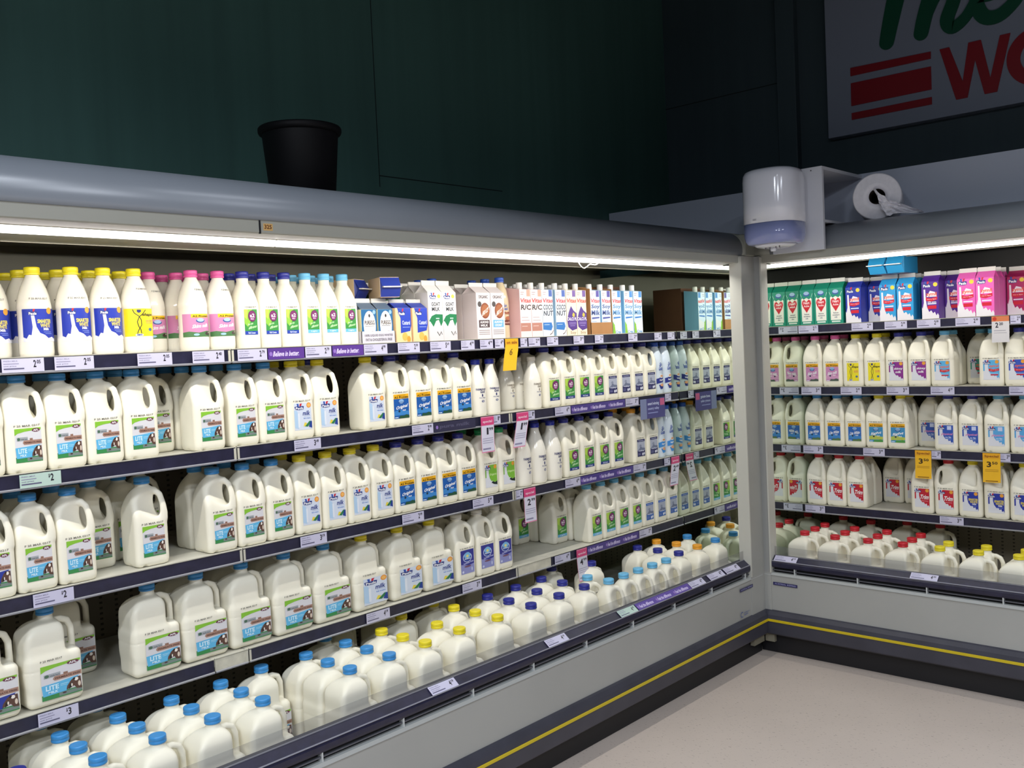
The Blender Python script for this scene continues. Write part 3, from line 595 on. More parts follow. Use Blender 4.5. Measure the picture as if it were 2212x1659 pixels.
# ------------------------------------------------------------------ the room
def struct(name, mb, **k): return mb.obj(name, kind='structure', **k)
FLOOR = M('#bdb0a5', 0.55, kind='speck', scale=2.0, amt=0.05)
WALL = M('#456a63', 0.62, kind='fibre', scale=5, amt=0.10)
WALLR = M('#3c4c54', 0.62, kind='fibre', scale=5, amt=0.08)
mb = MB(); mb.box(-9, 3, -9, 3, -.05, 0, FLOOR); struct('floor', mb)
mb = MB(); mb.box(-9, 1.16, 1.10, 1.25, 0, 5.2, WALL)
o = struct('wall_left', mb)
SEAM = M('#0e1a1b', 0.8)
mb = MB(); mb.box(-1.262, -1.259, 1.0985, 1.102, 2.2, 5.2, SEAM); struct('trim_1', mb)
mb = MB(); mb.box(-1.262, -.475, 1.0985, 1.102, 2.247, 2.2505, SEAM); struct('trim_2', mb)
mb = MB(); mb.box(1.035, 1.19, -9, 1.10, 0, 5.2, WALLR); struct('wall_right', mb)
mb = MB(); mb.box(1.032, 1.036, .34, 1.10, 2.872, 2.876, SEAM); struct('trim_3', mb)
mb = MB(); mb.box(.985, 1.035, .235, .345, 0, 5.2, WALLR, .004); struct('trim_4', mb)
mb = MB(); mb.box(-9, 1.19, -9, 1.25, 5.2, 5.3, M('#3a4044', .8)); struct('ceiling', mb)
for x, y, _e, _s in LAMPS:
    t = thing('ceiling_light', 'slim suspended ceiling light over the aisle', 'lamp', (x, y, LAMP_Z + .01), group='ceiling lights over the aisle')
    mb = MB(); mb.box(-.62, .62, -.15, .15, 0, .06, M('#c9ccd0', .4), .008); mb.obj('housing', t)
    mb = MB(); [mb.box(q - .004, q + .004, -.004, .004, .06, 5.19 - LAMP_Z, M('#777c80', .4)) for q in (-.5, .5)]; mb.obj('hanger', t)

# ------------------------------------------------------------------ refrigerated cabinets
RV = .368
def cabinet(side, name, label, ends, joints, shelves, mirror_u):
    c = thing(name, label, 'fridge')
    u0, u1 = ends; top = 1.95
    P = (lambda u, v, z: (u, v, z)) if side == 'L' else (lambda u, v, z: (v, u, z))
    segs = list(zip(joints, joints[1:]))
    # front panel, base, back, roof
    mb = MB(); mb.ubox(side, u0, u1, 0, .02, .20, .378, CAB); mb.extr([(-.004, .372), (.020, .372), (.020, .384), (-.002, .384)], u0, u1, side, M('#b4b7b4', .3)); mb.obj('front_panel', c)
    mb = MB(); mb.extr([(-.002, .210), (-.010, .206), (-.020, .190), (-.024, .172), (-.024, .162), (-.020, .105), (-.012, .098), (.03, .098), (.03, .21)], u0, u1 + (.02 if side == 'L' else .02), side, M('#3c3c46', .42, kind='worn', scale=12, amt=.12), smooth=False); b = mb.obj('bumper', c)
    mb = MB(); mb.extr([(-.0245, .172), (-.0268, .171), (-.0268, .161), (-.0245, .160)], u0, u1 + .024, side, M('#cdb51c', .4)); mb.obj('yellow_stripe', b)
    mb = MB(); mb.ubox(side, u0, u1 + .04, .035, .06, 0, .11, DARK); mb.obj('plinth', c)
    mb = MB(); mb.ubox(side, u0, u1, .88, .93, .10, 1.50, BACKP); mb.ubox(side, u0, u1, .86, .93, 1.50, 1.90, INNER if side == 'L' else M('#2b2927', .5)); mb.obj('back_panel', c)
    mb = MB(); mb.ubox(side, u0, u1, .33, .88, 1.845, 1.86, INNER); mb.extr([(.126, 1.800), (.355, 1.800), (.36, 1.797), (.365, 1.800), (.365, 1.86), (.126, 1.86)], u0, u1, side, INNER); mb.extr([(.358, 1.7965), (.364, 1.7965), (.364, 1.799), (.358, 1.799)], u0, u1, side, M('#a8a290', .4)); mb.obj('inner_roof', c)
    mb = MB(); mb.ubox(side, u0, u1, .93, .99, .02, 1.948, CAB); mb.ubox(side, u0, u1, .20, .99, 1.93, 1.949, CAB); mb.obj('outer_shell', c)
    # deck, air grille, guard
    deckz = .307
    mb = MB(); mb.ubox(side, u0, u1, .065, .88, deckz - .02, deckz - .0005, SHELFW); mb.obj('deck', c)
    mb = MB()
    mb.ubox(side, u0, u1, .03, .06, .28, .455, M('#3a3a44', .5))
    mb.extr([(.0, .410), (-.003, .418), (-.003, .430), (.0, .437), (.028, .459), (.034, .459), (.034, .41)], u0, u1, side, RAILD); mb.obj('deck_rail', c)
    mb = MB(); mb.extr([(-.0015, .4365), (-.0035, .4385), (-.0005, .441), (.0005, .4385)], u0, u1, side, M('#82828c', .3)); mb.extr([(.026, .4585), (.026, .4605), (.031, .4612), (.031, .4590)], u0, u1, side, M('#77777f', .3)); mb.obj('rail_bead', c)
    mb = MB(); mb.ubox(side, u0, u1, .022, .03, .384, .410, M('#141418', .7)); mb.ubox(side, u0, u1, .004, .012, .3945, .3985, M('#55565c', .4)); mb.obj('air_grille', c)
    k = u1 - .15; n = 0
    while k > u0:
        mb = MB(); mb.ubox(side, k - .002, k + .002, .0, .02, .382, .412, M('#c9ccca', .4)); mb.obj('grille_clip', c); k -= .29; n += 1
    mb = MB(); mb.ubox(side, u0, u1 - .02, .030, .0325, .456, .500, CLEAR); mb.obj('clear_guard', c)
    # canopy
    mb = MB()
    prof = [(.012, 1.836), (0, 1.838), (-.006, 1.850)]
    for i in range(11):
        a = PI + (-PI / 2) * i / 10
        prof.append((.085 + .091 * math.cos(a), 1.868 + .080 * math.sin(a)))
    prof += [(.22, 1.950), (.22, 1.93), (.10, 1.93), (.03, 1.88), (.012, 1.85)]
    mb.extr(prof, u0, u1 - .085, side, CANOPY, smooth=True); can = mb.obj('canopy', c)
    # rounded end cap of the canopy
    mb = MB(); pr2 = [(v, z) for v, z in prof]
    mb.extr(pr2, u1 - .085, u1 + .0, side, M('#8f9086', .4), smooth=True); mb.obj('canopy_end_cap', c)
    mb = MB(); mb.extr([(.004, 1.8375), (.004, 1.806), (.008, 1.803), (.012, 1.806), (.012, 1.8375)], u0, u1 - .02, side, FASCIA); mb.extr([(.012, 1.806), (.100, 1.804), (.100, 1.812), (.012, 1.812)], u0, u1 - .02, side, SOFF); mb.obj('fascia', c)
    for a, b2 in segs:
        mb = MB(); hi = 1.806
        mb.extr([(.101, hi - .004), (.100, hi - .008), (.102, hi - .018), (.110, hi - .0215), (.122, hi - .018), (.124, hi - .004)], a + .004, b2 - .004, side, TUBE)
        mb.obj('light_tube', c)
    # shelves with price rails
    for (z, us) in shelves:
        for (a, b2, bare) in us:
            mb = MB(); mb.ubox(side, a + .002, b2 - .002, RV + .004, .875, z - .022, z - .0005, SHELFW, .001); s = mb.obj('shelf', c)
            if bare: rc = M('#cbc6b4', .45, kind='worn', scale=30, amt=.15)
            else: rc = RAILD
            mb = MB(); mb.extr([(RV, z), (RV, z - .034), (RV - .003, z - .037), (RV + .004, z - .038), (RV + .006, z), (RV + .003, z + .003)], a + .003, b2 - .003, side, rc); r = mb.obj('price_rail', s)
            mb = MB(); mb.extr([(RV - .0008, z - .0325), (RV - .004, z - .035), (RV - .003, z - .0385), (RV + .004, z - .0390)], a + .003, b2 - .003, side, M('#8f8f94', .3)); mb.extr([(RV - .001, z + .001), (RV - .002, z + .003), (RV + .003, z + .0042), (RV + .006, z + .001)], a + .003, b2 - .003, side, M('#b9b6a8', .35)); mb.obj('rail_lip', s)
    for j in joints[1:-1]:
        for (z, us) in shelves:
            mb = MB(); mb.ubox(side, j - .009, j + .009, RV - .0015, RV + .0, z - .036, z - .001, M('#c6c2b2', .4)); mb.ubox(side, j - .0015, j + .0015, RV - .0022, RV, z - .034, z - .001, DARK); mb.obj('shelf_bracket', c)
    # mirrored end panel
    mb = MB(); e = mirror_u
    mb.ubox(side, e, e + .03, .035, .88, .30, 1.80, MIRROR); mb.obj('end_mirror', c)
    return c
LJ = [-3.668, -2.475, -1.283, -.090]
zl = [1.510, 1.222, .920, .619]; zr = [1.511, 1.214, .930, .641]
def shl(z, js): return (z, [(a, b, False) for a, b in zip(js, js[1:])])
L_sh = [shl(z, LJ) for z in zl]
z4, us4 = L_sh[3]
L_sh[3] = (z4, [us4[0][:1] + (-2.585, False), (-2.587, -2.475, True), us4[1], (-1.283, -1.078, True), (-1.080, -.090, False)])
CL = cabinet('L', 'refrigerated_cabinet', 'long open dairy fridge on the left, shelves of milk under lit canopy', (-3.668, -.02), LJ, L_sh, -.088)
RJ = [-2.42, -1.225, -.030]
CR = cabinet('R', 'refrigerated_cabinet', 'open dairy fridge on the right, below the paper towel dispenser', (-2.42, -.0), RJ, [shl(z, RJ) for z in zr], -.032)
# corner post filling the angle between the two cabinets
pt = thing('corner_post', 'grey corner post joining the two dairy fridges', 'post')
mb = MB(); PM = M('#a3a39d', .38, kind='worn', scale=5, amt=.05); PE = M('#c3c2b8', .35)
mb.box(-.128, .0, -.004, .010, .384, 1.835, PM); mb.obj('left_flange', pt)
mb = MB(); mb.box(-.004, .010, -.036, .004, .384, 1.835, M('#9a9b98', .38)); mb.obj('right_flange', pt)
mb = MB(); mb.box(-.131, -.124, -.008, .05, .384, 1.83, PE); mb.box(-.008, .05, -.041, -.034, .384, 1.83, PE); mb.obj('edge_trim', pt)
mb = MB(); mb.box(-.128, -.002, -.0035, .0, .200, .384, CAB); mb.box(-.0035, 0, -.036, -.002, .200, .384, CAB); mb.obj('lower_cover', pt)
mb = MB(); mb.box(-.095, .0, .010, .030, .055, .0975, M('#8f8a78', .5)); mb.box(.010, .030, -.036, .010, .055, .0975, M('#8f8a78', .5)); mb.obj('foot_plate', pt)
mb = MB(); mb.box(-.085, .09, -.01, .10, 1.836, 1.935, M('#85867c', .45), .006); mb.obj('corner_block', pt)
# white upstand board above the right cabinet
mb = MB(); mb.box(.400, .416, -2.42, 1.095, 1.95, 2.198, M('#b9c0d0', .5)); tag(mb.obj('upstand_board'), 'long white board standing on top of the right fridge', 'board')

# ------------------------------------------------------------------ shelf stock
ORD = ['first', 'second', 'third', 'fourth', 'fifth', 'sixth', 'seventh', 'eighth', 'ninth', 'tenth', 'eleventh', 'twelfth']
STOCK = []
CABX = {'L': ['top shelf', 'second shelf', 'third shelf', 'fourth shelf', 'bottom deck'], 'R': ['top shelf', 'second shelf', 'third shelf', 'fourth shelf', 'bottom deck']}
def spawn(key, side, row, u, v, z, label, turn=0.0, rotb=0.0, group=None, nolabel=False):
    p = PR[key]
    rz = (0 if side == 'L' else -PI / 2) + turn
    loc = (u, v, z) if side == 'L' else (v, u, z)
    t = thing(p['name'], label, p['cat'], loc, rz, group)
    body = place('body', p['body'], t)
    if rotb: body.rotation_euler = (0, 0, rotb)
    if p['cap']: place('cap', p['cap'], t)
    if p['label'] and not nolabel: place('printed_label', p['label'], t)
    if p['extra']: place('date_stamp', p['extra'], t)
    return t
def row(side, r, z, cols, vfront=.388):
    """cols: (key, u, ks) ks = depth positions (0 = front); u is spread so that neighbours never touch"""
    cols = sorted(cols, key=lambda c: c[1])
    us = [c[1] for c in cols]
    lim = (-.090 if side == 'L' else -.033) - PR[cols[-1][0]]['w'] / 2
    for it in range(2000):
        mv = 0; us[-1] = min(us[-1], lim)
        for i in range(len(cols) - 1):
            a, b = cols[i], cols[i + 1]
            if not (set(map(int, a[2])) & set(map(int, b[2]))): continue
            need = (PR[a[0]]['w'] + PR[b[0]]['w']) / 2 + .0015; gap = us[i + 1] - us[i]
            if gap < need: d = (need - gap) / 2; us[i] -= d; us[i + 1] += d; mv += d
        if mv < 1e-5 and us[-1] <= lim + 1e-4: break
    # ordinal among the same kind, counted as the photo shows them from the left
    order = list(range(len(cols)))
    if side == 'R': order = order[::-1]
    cnt = {}
    where = CABX[side][r] + (', left fridge' if side == 'L' else ', right fridge')
    for i in order:
        key, u0, ks = cols[i][:3]; opt = cols[i][3] if len(cols[i]) > 3 else {}
        p = PR[key]; n = cnt.get(key, 0); cnt[key] = n + 1
        for k in ks:
            v = vfront + p['d'] / 2 + k * (p['d'] + .002)
            if v + p['d'] / 2 > .88: continue
            if k < 0.9: lab = '%s, %s from left, %s' % (p['desc'], ORD[n], where)
            else: lab = '%s, %s behind %s from left, %s' % (p['desc'], ['', 'directly', 'two', 'three', 'four', 'five'][int(k)], ORD[n], where)
            j = random.uniform(-.0008, .0008)
            turn = opt.get('turn', random.uniform(-.02, .02) if p['cat'] == 'milk jug' and k > 0.5 and len(cols) < 1 else 0)
            spawn(key, side, r, us[i] + j * 0, v, z, lab, turn, opt.get('rotb', 0), 'dairy on the ' + where)
A = [0, 1, 2]; B1 = [1, 2]; J = [0, 1]; J3 = [0, 1, 2, 3]
Z1, Z2, Z3, Z4 = zl; ZD = .307
row('L', 0, Z1, [('smart', -3.16, A), ('smart', -3.07, [.9, 2, 3]), ('smart', -2.978, [.35, 1.4, 2.5]), ('smart', -2.887, A), ('smart', -2.802, A), ('shapeb', -2.717, A), ('skimb', -2.640, B1), ('skimb', -2.555, A), ('skimb', -2.470, A),
    ('a2bd', -2.399, A), ('a2bd', -2.324, A), ('a2bd', -2.248, A), ('a2bl', -2.160, A), ('a2bl', -2.088, A), ('a2bl', -2.015, A)])
row('L', 0, Z1, [('egg', -1.937, [0, 1]), ('egg', -1.866, [0, 1]), ('cust', -1.785, [0, 1]), ('cust', -1.707, [0, 1]), ('goat', -1.631, A), ('goat', -1.561, A), ('soalm', -1.470, [2.0, 3.0]), ('alm', -1.383, A), ('almc', -1.305, A), ('soalm', -1.215, [.45, 1.5, 2.5]),
    ('rice', -1.143, A), ('rice', -1.075, A), ('coco', -1.007, A), ('coco', -.924, A), ('calci', -.854, A), ('calci', -.786, A), ('soyp', -.690, [0]), ('soyp', -.612, [0]), ('soyb', -.529, [.05]), ('soyb', -.437, [.05]), ('soyb', -.365, [.05])])
row('L', 0, Z1, [('goatg', -1.775, [2.1, 3.1]), ('goatg', -1.700, [2.1, 3.1])])
row('L', 1, Z2, [('lite', -3.245, [0]), ('lite', -3.141, J), ('lite', -3.045, J), ('lite', -2.944, J), ('lite', -2.850, J), ('lite', -2.752, A), ('lite', -2.648, B1), ('lite', -2.540, A), ('lite', -2.425, J), ('lite', -2.325, J), ('pauls', -2.223, J), ('pauls', -2.122, J), ('orig', -2.020, [2, 3]), ('pauls', -1.924, [0]),
    ('orig', -1.815, J), ('orig', -1.710, J), ('orig', -1.608, J), ('orig', -1.507, J), ('farm1', -1.405, A), ('farm1', -1.328, A), ('farm1w', -1.150, [1.1, 2.1, 3.1]), ('farm1w', -1.075, [1.1, 2.1, 3.1]), ('farm1w', -1.050, [.1]), ('a2f', -.990, [0, 1, 2]), ('a2f', -.880, J), ('a2f', -.780, J), ('a2f', -.680, J),
    ('val', -.580, J), ('val', -.475, J), ('val', -.372, J), ('val', -.272, J), ('sogd', -.186, A), ('sogd', -.126, A)])
row('L', 2, Z3, [('full', -3.245, [0]), ('full', -3.140, J), ('lite', -3.040, J), ('lite', -2.940, J), ('lite', -2.838, [1.05, 2.1, 3.1]), ('lite', -2.730, [.1]), ('lite', -2.722, [1.6, 2.6]), ('lite', -2.628, [2.4]), ('lite', -2.519, [0, 1]), ('lite', -2.418, A), ('lite', -2.316, J), ('pauls', -2.212, J), ('pauls', -2.110, J), ('pauls', -2.010, J), ('pauls', -1.909, J),
    ('orig', -1.808, J), ('orig', -1.705, J), ('orig', -1.604, J), ('orig', -1.503, J), ('org', -1.385, J), ('org', -1.284, J), ('farm2', -1.166, [0, 1, 2]), ('farm2', -1.073, [0, 1, 2]), ('farm2', -.975, A), ('a2f', -.880, J), ('a2f', -.774, J), ('a2f', -.666, J), ('a2f', -.562, J),
    ('valo', -.390, J), ('valo', -.286, J), ('sogl', -.200, A), ('sogl', -.126, A)])
row('L', 3, Z4, [('full3', -3.170, [0, 1]), ('lite3', -3.015, [0]), ('lite3', -2.900, [1.6]), ('lite3', -2.737, [0]), ('lite3', -2.590, [0, 1]), ('lite3', -2.440, [0, 1]), ('lite3', -2.288, [0, 1]), ('lite3', -2.136, [0, 1]), ('pauls3', -1.980, [0, 1]), ('pauls3', -1.820, [0, 1]), ('pauls3', -1.668, [0, 1]),
    ('gal', -1.533, J), ('gal', -1.425, J), ('gal', -1.325, J), ('a2l', -1.02, [3.2]), ('a2l', -.925, [2.4, 3.4]), ('a2l', -.835, [1.1, 2.1]), ('a2l', -.727, J), ('a2l', -.629, J), ('a2l', -.529, J), ('a2l', -.427, J), ('valb', -.326, J), ('valb', -.225, J), ('valb', -.142, J)])
Z1, Z2, Z3, Z4 = zr
row('R', 0, Z1, [('heart', -.062, A), ('heart', -.136, A), ('heart', -.213, A), ('zn', -.298, A), ('zn', -.375, [1.0, 2]), ('zb', -.458, A), ('zb', -.536, A), ('zp', -.646, A), ('zp', -.722, [1, 2]), ('zk', -.794, A), ('zk', -.870, A), ('zr', -.950, [2.2, 3.2])])
row('R', 1, Z2, [('skim', -.068, J), ('skim', -.172, J), ('shape', -.273, J), ('shape', -.373, J), ('skinny', -.476, J), ('skinny', -.583, J), ('zyj', -.688, J), ('skimsb', -.780, [1.6, 2.7]), ('zyj', -.875, J), ('zyn', -.985, J), ('zyn', -1.09, J), ('zyn', -1.195, J)])
row('R', 2, Z3, [('lw', -.060, J), ('lw', -.162, J), ('lw', -.266, J), ('mw', -.374, J), ('mw', -.481, J), ('phy', -.585, [1, 2, 3]), ('phy', -.693, J), ('phy', -.795, J), ('phl', -.900, J), ('phl', -1.003, J), ('phl', -1.106, J), ('phl', -1.21, [0, 1])])
row('R', 3, Z4, [('trim', -.060, J), ('trim', -.168, J), ('trim', -.271, J), ('trim', -.375, [2, 3]), ('trim', -.478, [2, 3]), ('trim', -.584, J), ('trim', -.687, J, {'rotb': -PI / 2}), ('smj', -.789, J), ('smj', -.893, J), ('smj', -.996, J), ('smj', -1.10, J), ('smj', -1.2, J)])
# bottom decks (front row nearer the aisle than the shelves)
def deck(side, cols):
    where = 'bottom deck, %s fridge' % ('left' if side == 'L' else 'right'); cnt = {}
    for key, u, vs in cols:
        p = PR[key]; n = cnt.get(key, 0); cnt[key] = n + 1
        for i, v in enumerate(vs):
            lab = '%s, %s from left, %s' % (p['desc'], ORD[n], where) if i == 0 else '%s, %s behind %s from left, %s' % (p['desc'], ['', 'directly', 'two', 'three', 'four', 'five', 'six'][i], ORD[n], where)
            spawn(key, side, 4, u, v, ZD, lab, 0, 0, 'dairy on the ' + where)
V4 = [.148, .257, .366]
deck('L', [('d_db', -3.330, [.150, .259, .368]), ('d_db', -3.178, [.125, .234]), ('d_lb', -3.026, V4 + [.50]), ('d_lb', -2.876, V4 + [.50]), ('d_lb', -2.724, V4[:3]), ('d_lb', -2.572, V4[:3]), ('d_lb', -2.425, [.385]), ('d_lb', -2.272, [.150, .259, .372]), ('d_lb', -2.122, V4 + [.475]), ('d_ye', -1.972, V4[:3] + [.60]), ('d_ye', -1.812, [.155, .264, .45, .56]), ('d_ye', -1.634, V4 + [.475]),
    ('d_db', -1.458, V4[:3] + [.62]), ('d_db', -1.300, V4[:3] + [.62]), ('d_db', -1.148, V4[:3] + [.62]), ('d_db', -.985, [.45, .62]), ('d_db', -.830, [.36, .62]), ('d_a2', -1.023, [.125, .230]), ('d_a2', -.920, [.127]), ('d_a2', -.819, [.127]), ('d_a2', -.717, [.127]), ('d_a2', -.616, [.125]), ('d_db', -.482, V4), ('d_or', -.330, V4), ('d_lb', -.170, [.150, .300])])
deck('R', [('d_rd', -.125, [.170, .279, .388, .6]), ('d_rd', -.280, [.150, .259, .368, .56]), ('d_rd', -.432, [.148, .257, .366, .62]), ('d_rd', -.584, V4[:3] + [.62]), ('d_ye', -.738, V4[:2]), ('d_ye', -.890, V4[:2]), ('d_ye', -1.042, V4[:2]), ('d_ye', -1.195, V4[:2])])
# row beneath the shelves further in: dark jugs seen behind the deck
# extra cartons lying on top of the back rows
for (key, u, v, z, ax, tz, lab) in [('cust', -1.935, .60, 1.510 + .158 + .034, 'x', .35, 'custard carton lying tilted on the egg cartons, left of the pair'), ('cust', -1.800, .500, 1.510 + .157 + .036, 'x', -.35, 'custard carton lying on the custard cartons, blue end showing')]:
    t = spawn(key, 'L', 0, u, v, z, lab); t.rotation_euler = (PI / 2, 0, tz); t.location = (u, v, z)
for i, y in enumerate((-.440, -.520)):
    t = spawn('zb', 'R', 0, y, .52, 1.511 + .216 + .038, ['left', 'right'][i] + ' blue carton lying on top of the sky-blue cartons'); t.rotation_euler = (PI / 2, 0, -PI / 2); t.location = (.50, y, 1.511 + .216 + .0372)
# cardboard display trays and shipping boxes
KR = M('#a8794c', .8, kind='worn', scale=14, amt=.08); KD = M('#5c3a28', .8, kind='worn', scale=14, amt=.08)
def tray(name, label, x0, x1, y0, y1, z0, zf, zb, m, words=None, side_h=None):
    t = thing(name, label, 'box', ((x0 + x1) / 2, (y0 + y1) / 2, z0)); w, d = (x1 - x0) / 2, (y1 - y0) / 2
    mb = MB(); mb.box(-w, w, -d, -d + .002, 0, zf, m); mb.obj('front_wall', t)
    mb = MB(); mb.box(-w, w, d - .002, d, 0, zb, m); mb.obj('back_wall', t)
    for s in (-1, 1):
        mb = MB(); xx = s * w; a, b = sorted((xx, xx - s * .002)); mb.add([(a, -d, 0), (b, -d, 0), (b, d, 0), (a, d, 0), (a, -d, side_h or zf), (b, -d, side_h or zf), (b, d, zb), (a, d, zb)], [(0, 1, 5, 4), (1, 2, 6, 5), (2, 3, 7, 6), (3, 0, 4, 7), (4, 5, 6, 7), (0, 3, 2, 1)], m); mb.obj('side_wall', t)
    if words: place('printed_label', art(words, y0=-d - .0005), t)
    return t
tray('carton_tray', 'white printed tray holding the egg-white cartons', -1.9745, -1.8285, .3845, .530, 1.510, .044, .044, M('#cfccd4', .5), [('t', '100% LIQUID EGG WHITES', -60, 25, 62, 34, '#7a7480'), ('t', 'FAT & CHOLESTEROL FREE', -56, 11, 58, 20, '#7a7480')])
tray('carton_tray', 'brown cardboard tray holding the violet-tagged soy cartons', -.729, -.573, .3845, .490, 1.510, .055, .215, KR, side_h=.20)
mb = MB(); mb.box(-.520, -.335, .490, .660, 1.511, 1.73, KD, .002); mb.obj('shipping_carton'); b = bpy.data.objects['shipping_carton']; tag(b, 'closed brown shipping carton at the back of the top shelf by the mirror', 'box')
# ------------------------------------------------------------------ price tickets
def tick_me(w, price, col='#c9c6dc', h=.034):
    W = w * 1000; H = h * 1000
    it = [('r', -W / 2, 0, W / 2, H, col), ('t', 'FRESH MILK', -W * .46, H * .78, -W * .12, H * .88, '#8f8ca8'), ('r', -W * .46, H * .60, -W * .10, H * .66, '#8f8ca8'), ('t', 'unit price', -W * .46, H * .40, -W * .16, H * .50, '#77748f'), ('r', -W * .46, H * .22, W * .02, H * .32, '#5f5c78')]
    if price:
        big, _, sm = price.partition('.')
        if w > .08:
            x = W * .24
            if big.startswith('$'): it += [('t', '$', x - W * .05, H * .55, x - W * .01, H * .85, '#26242e'), ('t', big[1:], x, H * .32, x + W * .08, H * .86, '#26242e')]
            else: it += [('t', big, x, H * .32, x + W * .07, H * .86, '#26242e')]
            if sm: it += [('t', sm, x + W * .085, H * .58, x + W * .18, H * .86, '#26242e')]
        else: it += [('t', big, W * .14, H * .40, W * .26, H * .86, '#26242e'), ('t', sm or '99', W * .28, H * .60, W * .44, H * .86, '#26242e')]
    return art(it, y0=0, rough=.3)
def slab(me_art, w, h, z0=0, col='#d8d6e2'):
    return me_art
TK = {}
def ticket(side, a, b, z, price, where, col='#c9c6dc', v=None, tilt=0, h=.034):
    a, b = min(a, b), max(a, b); w = round(b - a, 2); w = max(w, .04)
    key = (w, price, col, h)
    if key not in TK: TK[key] = tick_me(w, price, col, h)
    v = v if v is not None else RV - .0045
    u = (a + b) / 2
    loc = (u, v, z) if side == 'L' else (v, u, z)
    o = place('price_ticket', TK[key], None, loc, 0 if side == 'L' else -PI / 2)
    if tilt: o.rotation_euler = (-tilt, 0, 0) if side == 'L' else (Matrix.Rotation(-PI / 2, 4, 'Z') @ Matrix.Rotation(-tilt, 4, 'X')).to_euler()
    tag(o, where, 'price ticket'); return o
SHN = ['top shelf', 'second shelf', 'third shelf', 'fourth shelf', 'bottom deck']
def tickets(side, r, z, lst, **k):
    lst = sorted(lst, key=lambda t: t[0] if side == 'L' else -t[0])
    for i, t in enumerate(lst):
        col = t[3] if len(t) > 3 else '#c9c6dc'
        ticket(side, t[0], t[1], z, t[2], '%s price ticket, %s from left on the %s rail, %s fridge' % ('pale green' if col != '#c9c6dc' else 'white', (ORD + ['thirteenth', 'fourteenth', 'fifteenth', 'sixteenth', 'seventeenth', 'eighteenth', 'nineteenth', 'twentieth', 'twenty-first'])[i], SHN[r], 'left' if side == 'L' else 'right'), col, **k)
tickets('L', 0, zl[0] - .034, [(-3.215, -3.115, '2.05'), (-3.105, -3.004, '2.05'), (-2.981, -2.877, '2.05'), (-2.763, -2.659, '2.05'), (-2.602, -2.497, '2.40'), (-2.456, -2.355, '2.79'), (-2.218, -2.116, '2.79'), (-1.984, -1.885, '4.99'), (-1.837, -1.738, '2.99'), (-1.687, -1.588, '5.69'), (-1.536, -1.464, '4.99'), (-1.435, -1.367, '4.99'), (-1.354, -1.306, '4.99'), (-1.21, -1.17, '3.99'), (-1.161, -1.094, '2.99'), (-1.048, -.981, '2.99'), (-.878, -.81, '3.19'), (-.736, -.671, '2.99'), (-.49, -.418, '2.49'), (-.281, -.224, '2.79'), (-.173, -.113, '2.79')])
tickets('L', 1, zl[1] - .034, [(-3.082, -2.981, '$2', '#b9d0c4'), (-2.277, -2.177, '3.49'), (-1.793, -1.692, '2.99'), (-1.383, -1.345, '1.99'), (-1.185, -1.145, '1.99'), (-1.02, -.918, '4.99'), (-.530, -.430, '3.49'), (-.213, -.165, '2.99')])
tickets('L', 2, zl[2] - .034, [(-3.069, -2.969, '$2'), (-2.273, -2.175, '3.19'), (-1.859, -1.756, '2.99'), (-1.514, -1.404, '5.49'), (-1.276, -1.236, '2.99'), (-.973, -.875, '4.99'), (-.490, -.392, '3.49'), (-.240, -.194, '2.99')])
tickets('L', 3, zl[3] - .034, [(-3.076, -2.977, '$3'), (-2.035, -1.932, '4.19'), (-1.589, -1.487, '3.99'), (-1.064, -.96, '4.99'), (-.466, -.366, '3.99')])
tickets('L', 4, .4395, [(-2.081, -1.974, '4.19'), (-1.54, -1.426, '4.19'), (-1.116, -1.004, '4.99', '#b9d0c4'), (-.616, -.508, '4.99'), (-.467, -.346, '4.99'), (-.331, -.213, '4.99')], v=-.0022, tilt=math.atan2(.028, .022), h=.033)
tickets('R', 0, zr[0] - .034, [(-.031 - .003, -.134, '2.75'), (-.296, -.398, '2.99'), (-.449, -.552, '2.99'), (-.593, -.695, '2.99'), (-.755, -.858, '2.99'), (-.973, -1.015, '2.99')])
tickets('R', 1, zr[1] - .034, [(-.040, -.138, '3.49'), (-.235, -.335, '2.99'), (-.45, -.552, '3.19'), (-.644, -.746, '4.29'), (-.962, -1.064, '4.29')])
tickets('R', 2, zr[2] - .034, [(-.037, -.141, '3.49'), (-.332, -.436, '3.49'), (-.641, -.681, '3.99'), (-.922, -.962, '3.99')])
tickets('R', 3, zr[3] - .034, [(-.038, -.14, '3.19'), (-.669, -.768, '3.99')])
tickets('R', 4, .4395, [(-.052, -.157, '4.19'), (-.665, -.771, '4.50')], v=-.0022, tilt=math.atan2(.028, .022), h=.033)
# coloured promotional strips
def strip(side, a, b, z, words, label, h=.034, col='#5a3a8c', tc='#d8ccf0', v=None, tilt=0):
    W = (b - a) * 1000; it = [('r', -W / 2, 0, W / 2, h * 1000, col)]; n = len(words)
    for i, s in enumerate(words):
        x = -W / 2 + W * (i + .5) / n; ww = W / n * .36
        it += [('e', x - ww * 1.18, h * 500, 5.5, 6.5, '#8f70bc'), ('t', s, x - ww, h * 250, x + ww, h * 720, tc, .25)]
    v = v if v is not None else RV - .0045
    o = place('promo_strip', art(it, rough=.35), None, ((a + b) / 2, v, z)); 
    if tilt: o.rotation_euler = (-tilt, 0, 0)
    tag(o, label, 'shelf strip'); return o
strip('L', -2.352, -2.221, zl[0] - .034, ['Believe in better.'], 'purple Believe in better strip under the navy-capped slim bottles')
strip('L', -2.113, -1.987, zl[0] - .034, ['Believe in better.'], 'purple Believe in better strip under the pale-blue-capped slim bottles')
FD = 'Feel the difference'
strip('L', -.915, -.534, zl[1] - .034, [FD] * 3, 'long purple strip on the second shelf rail under green labels', col='#4a3c84')
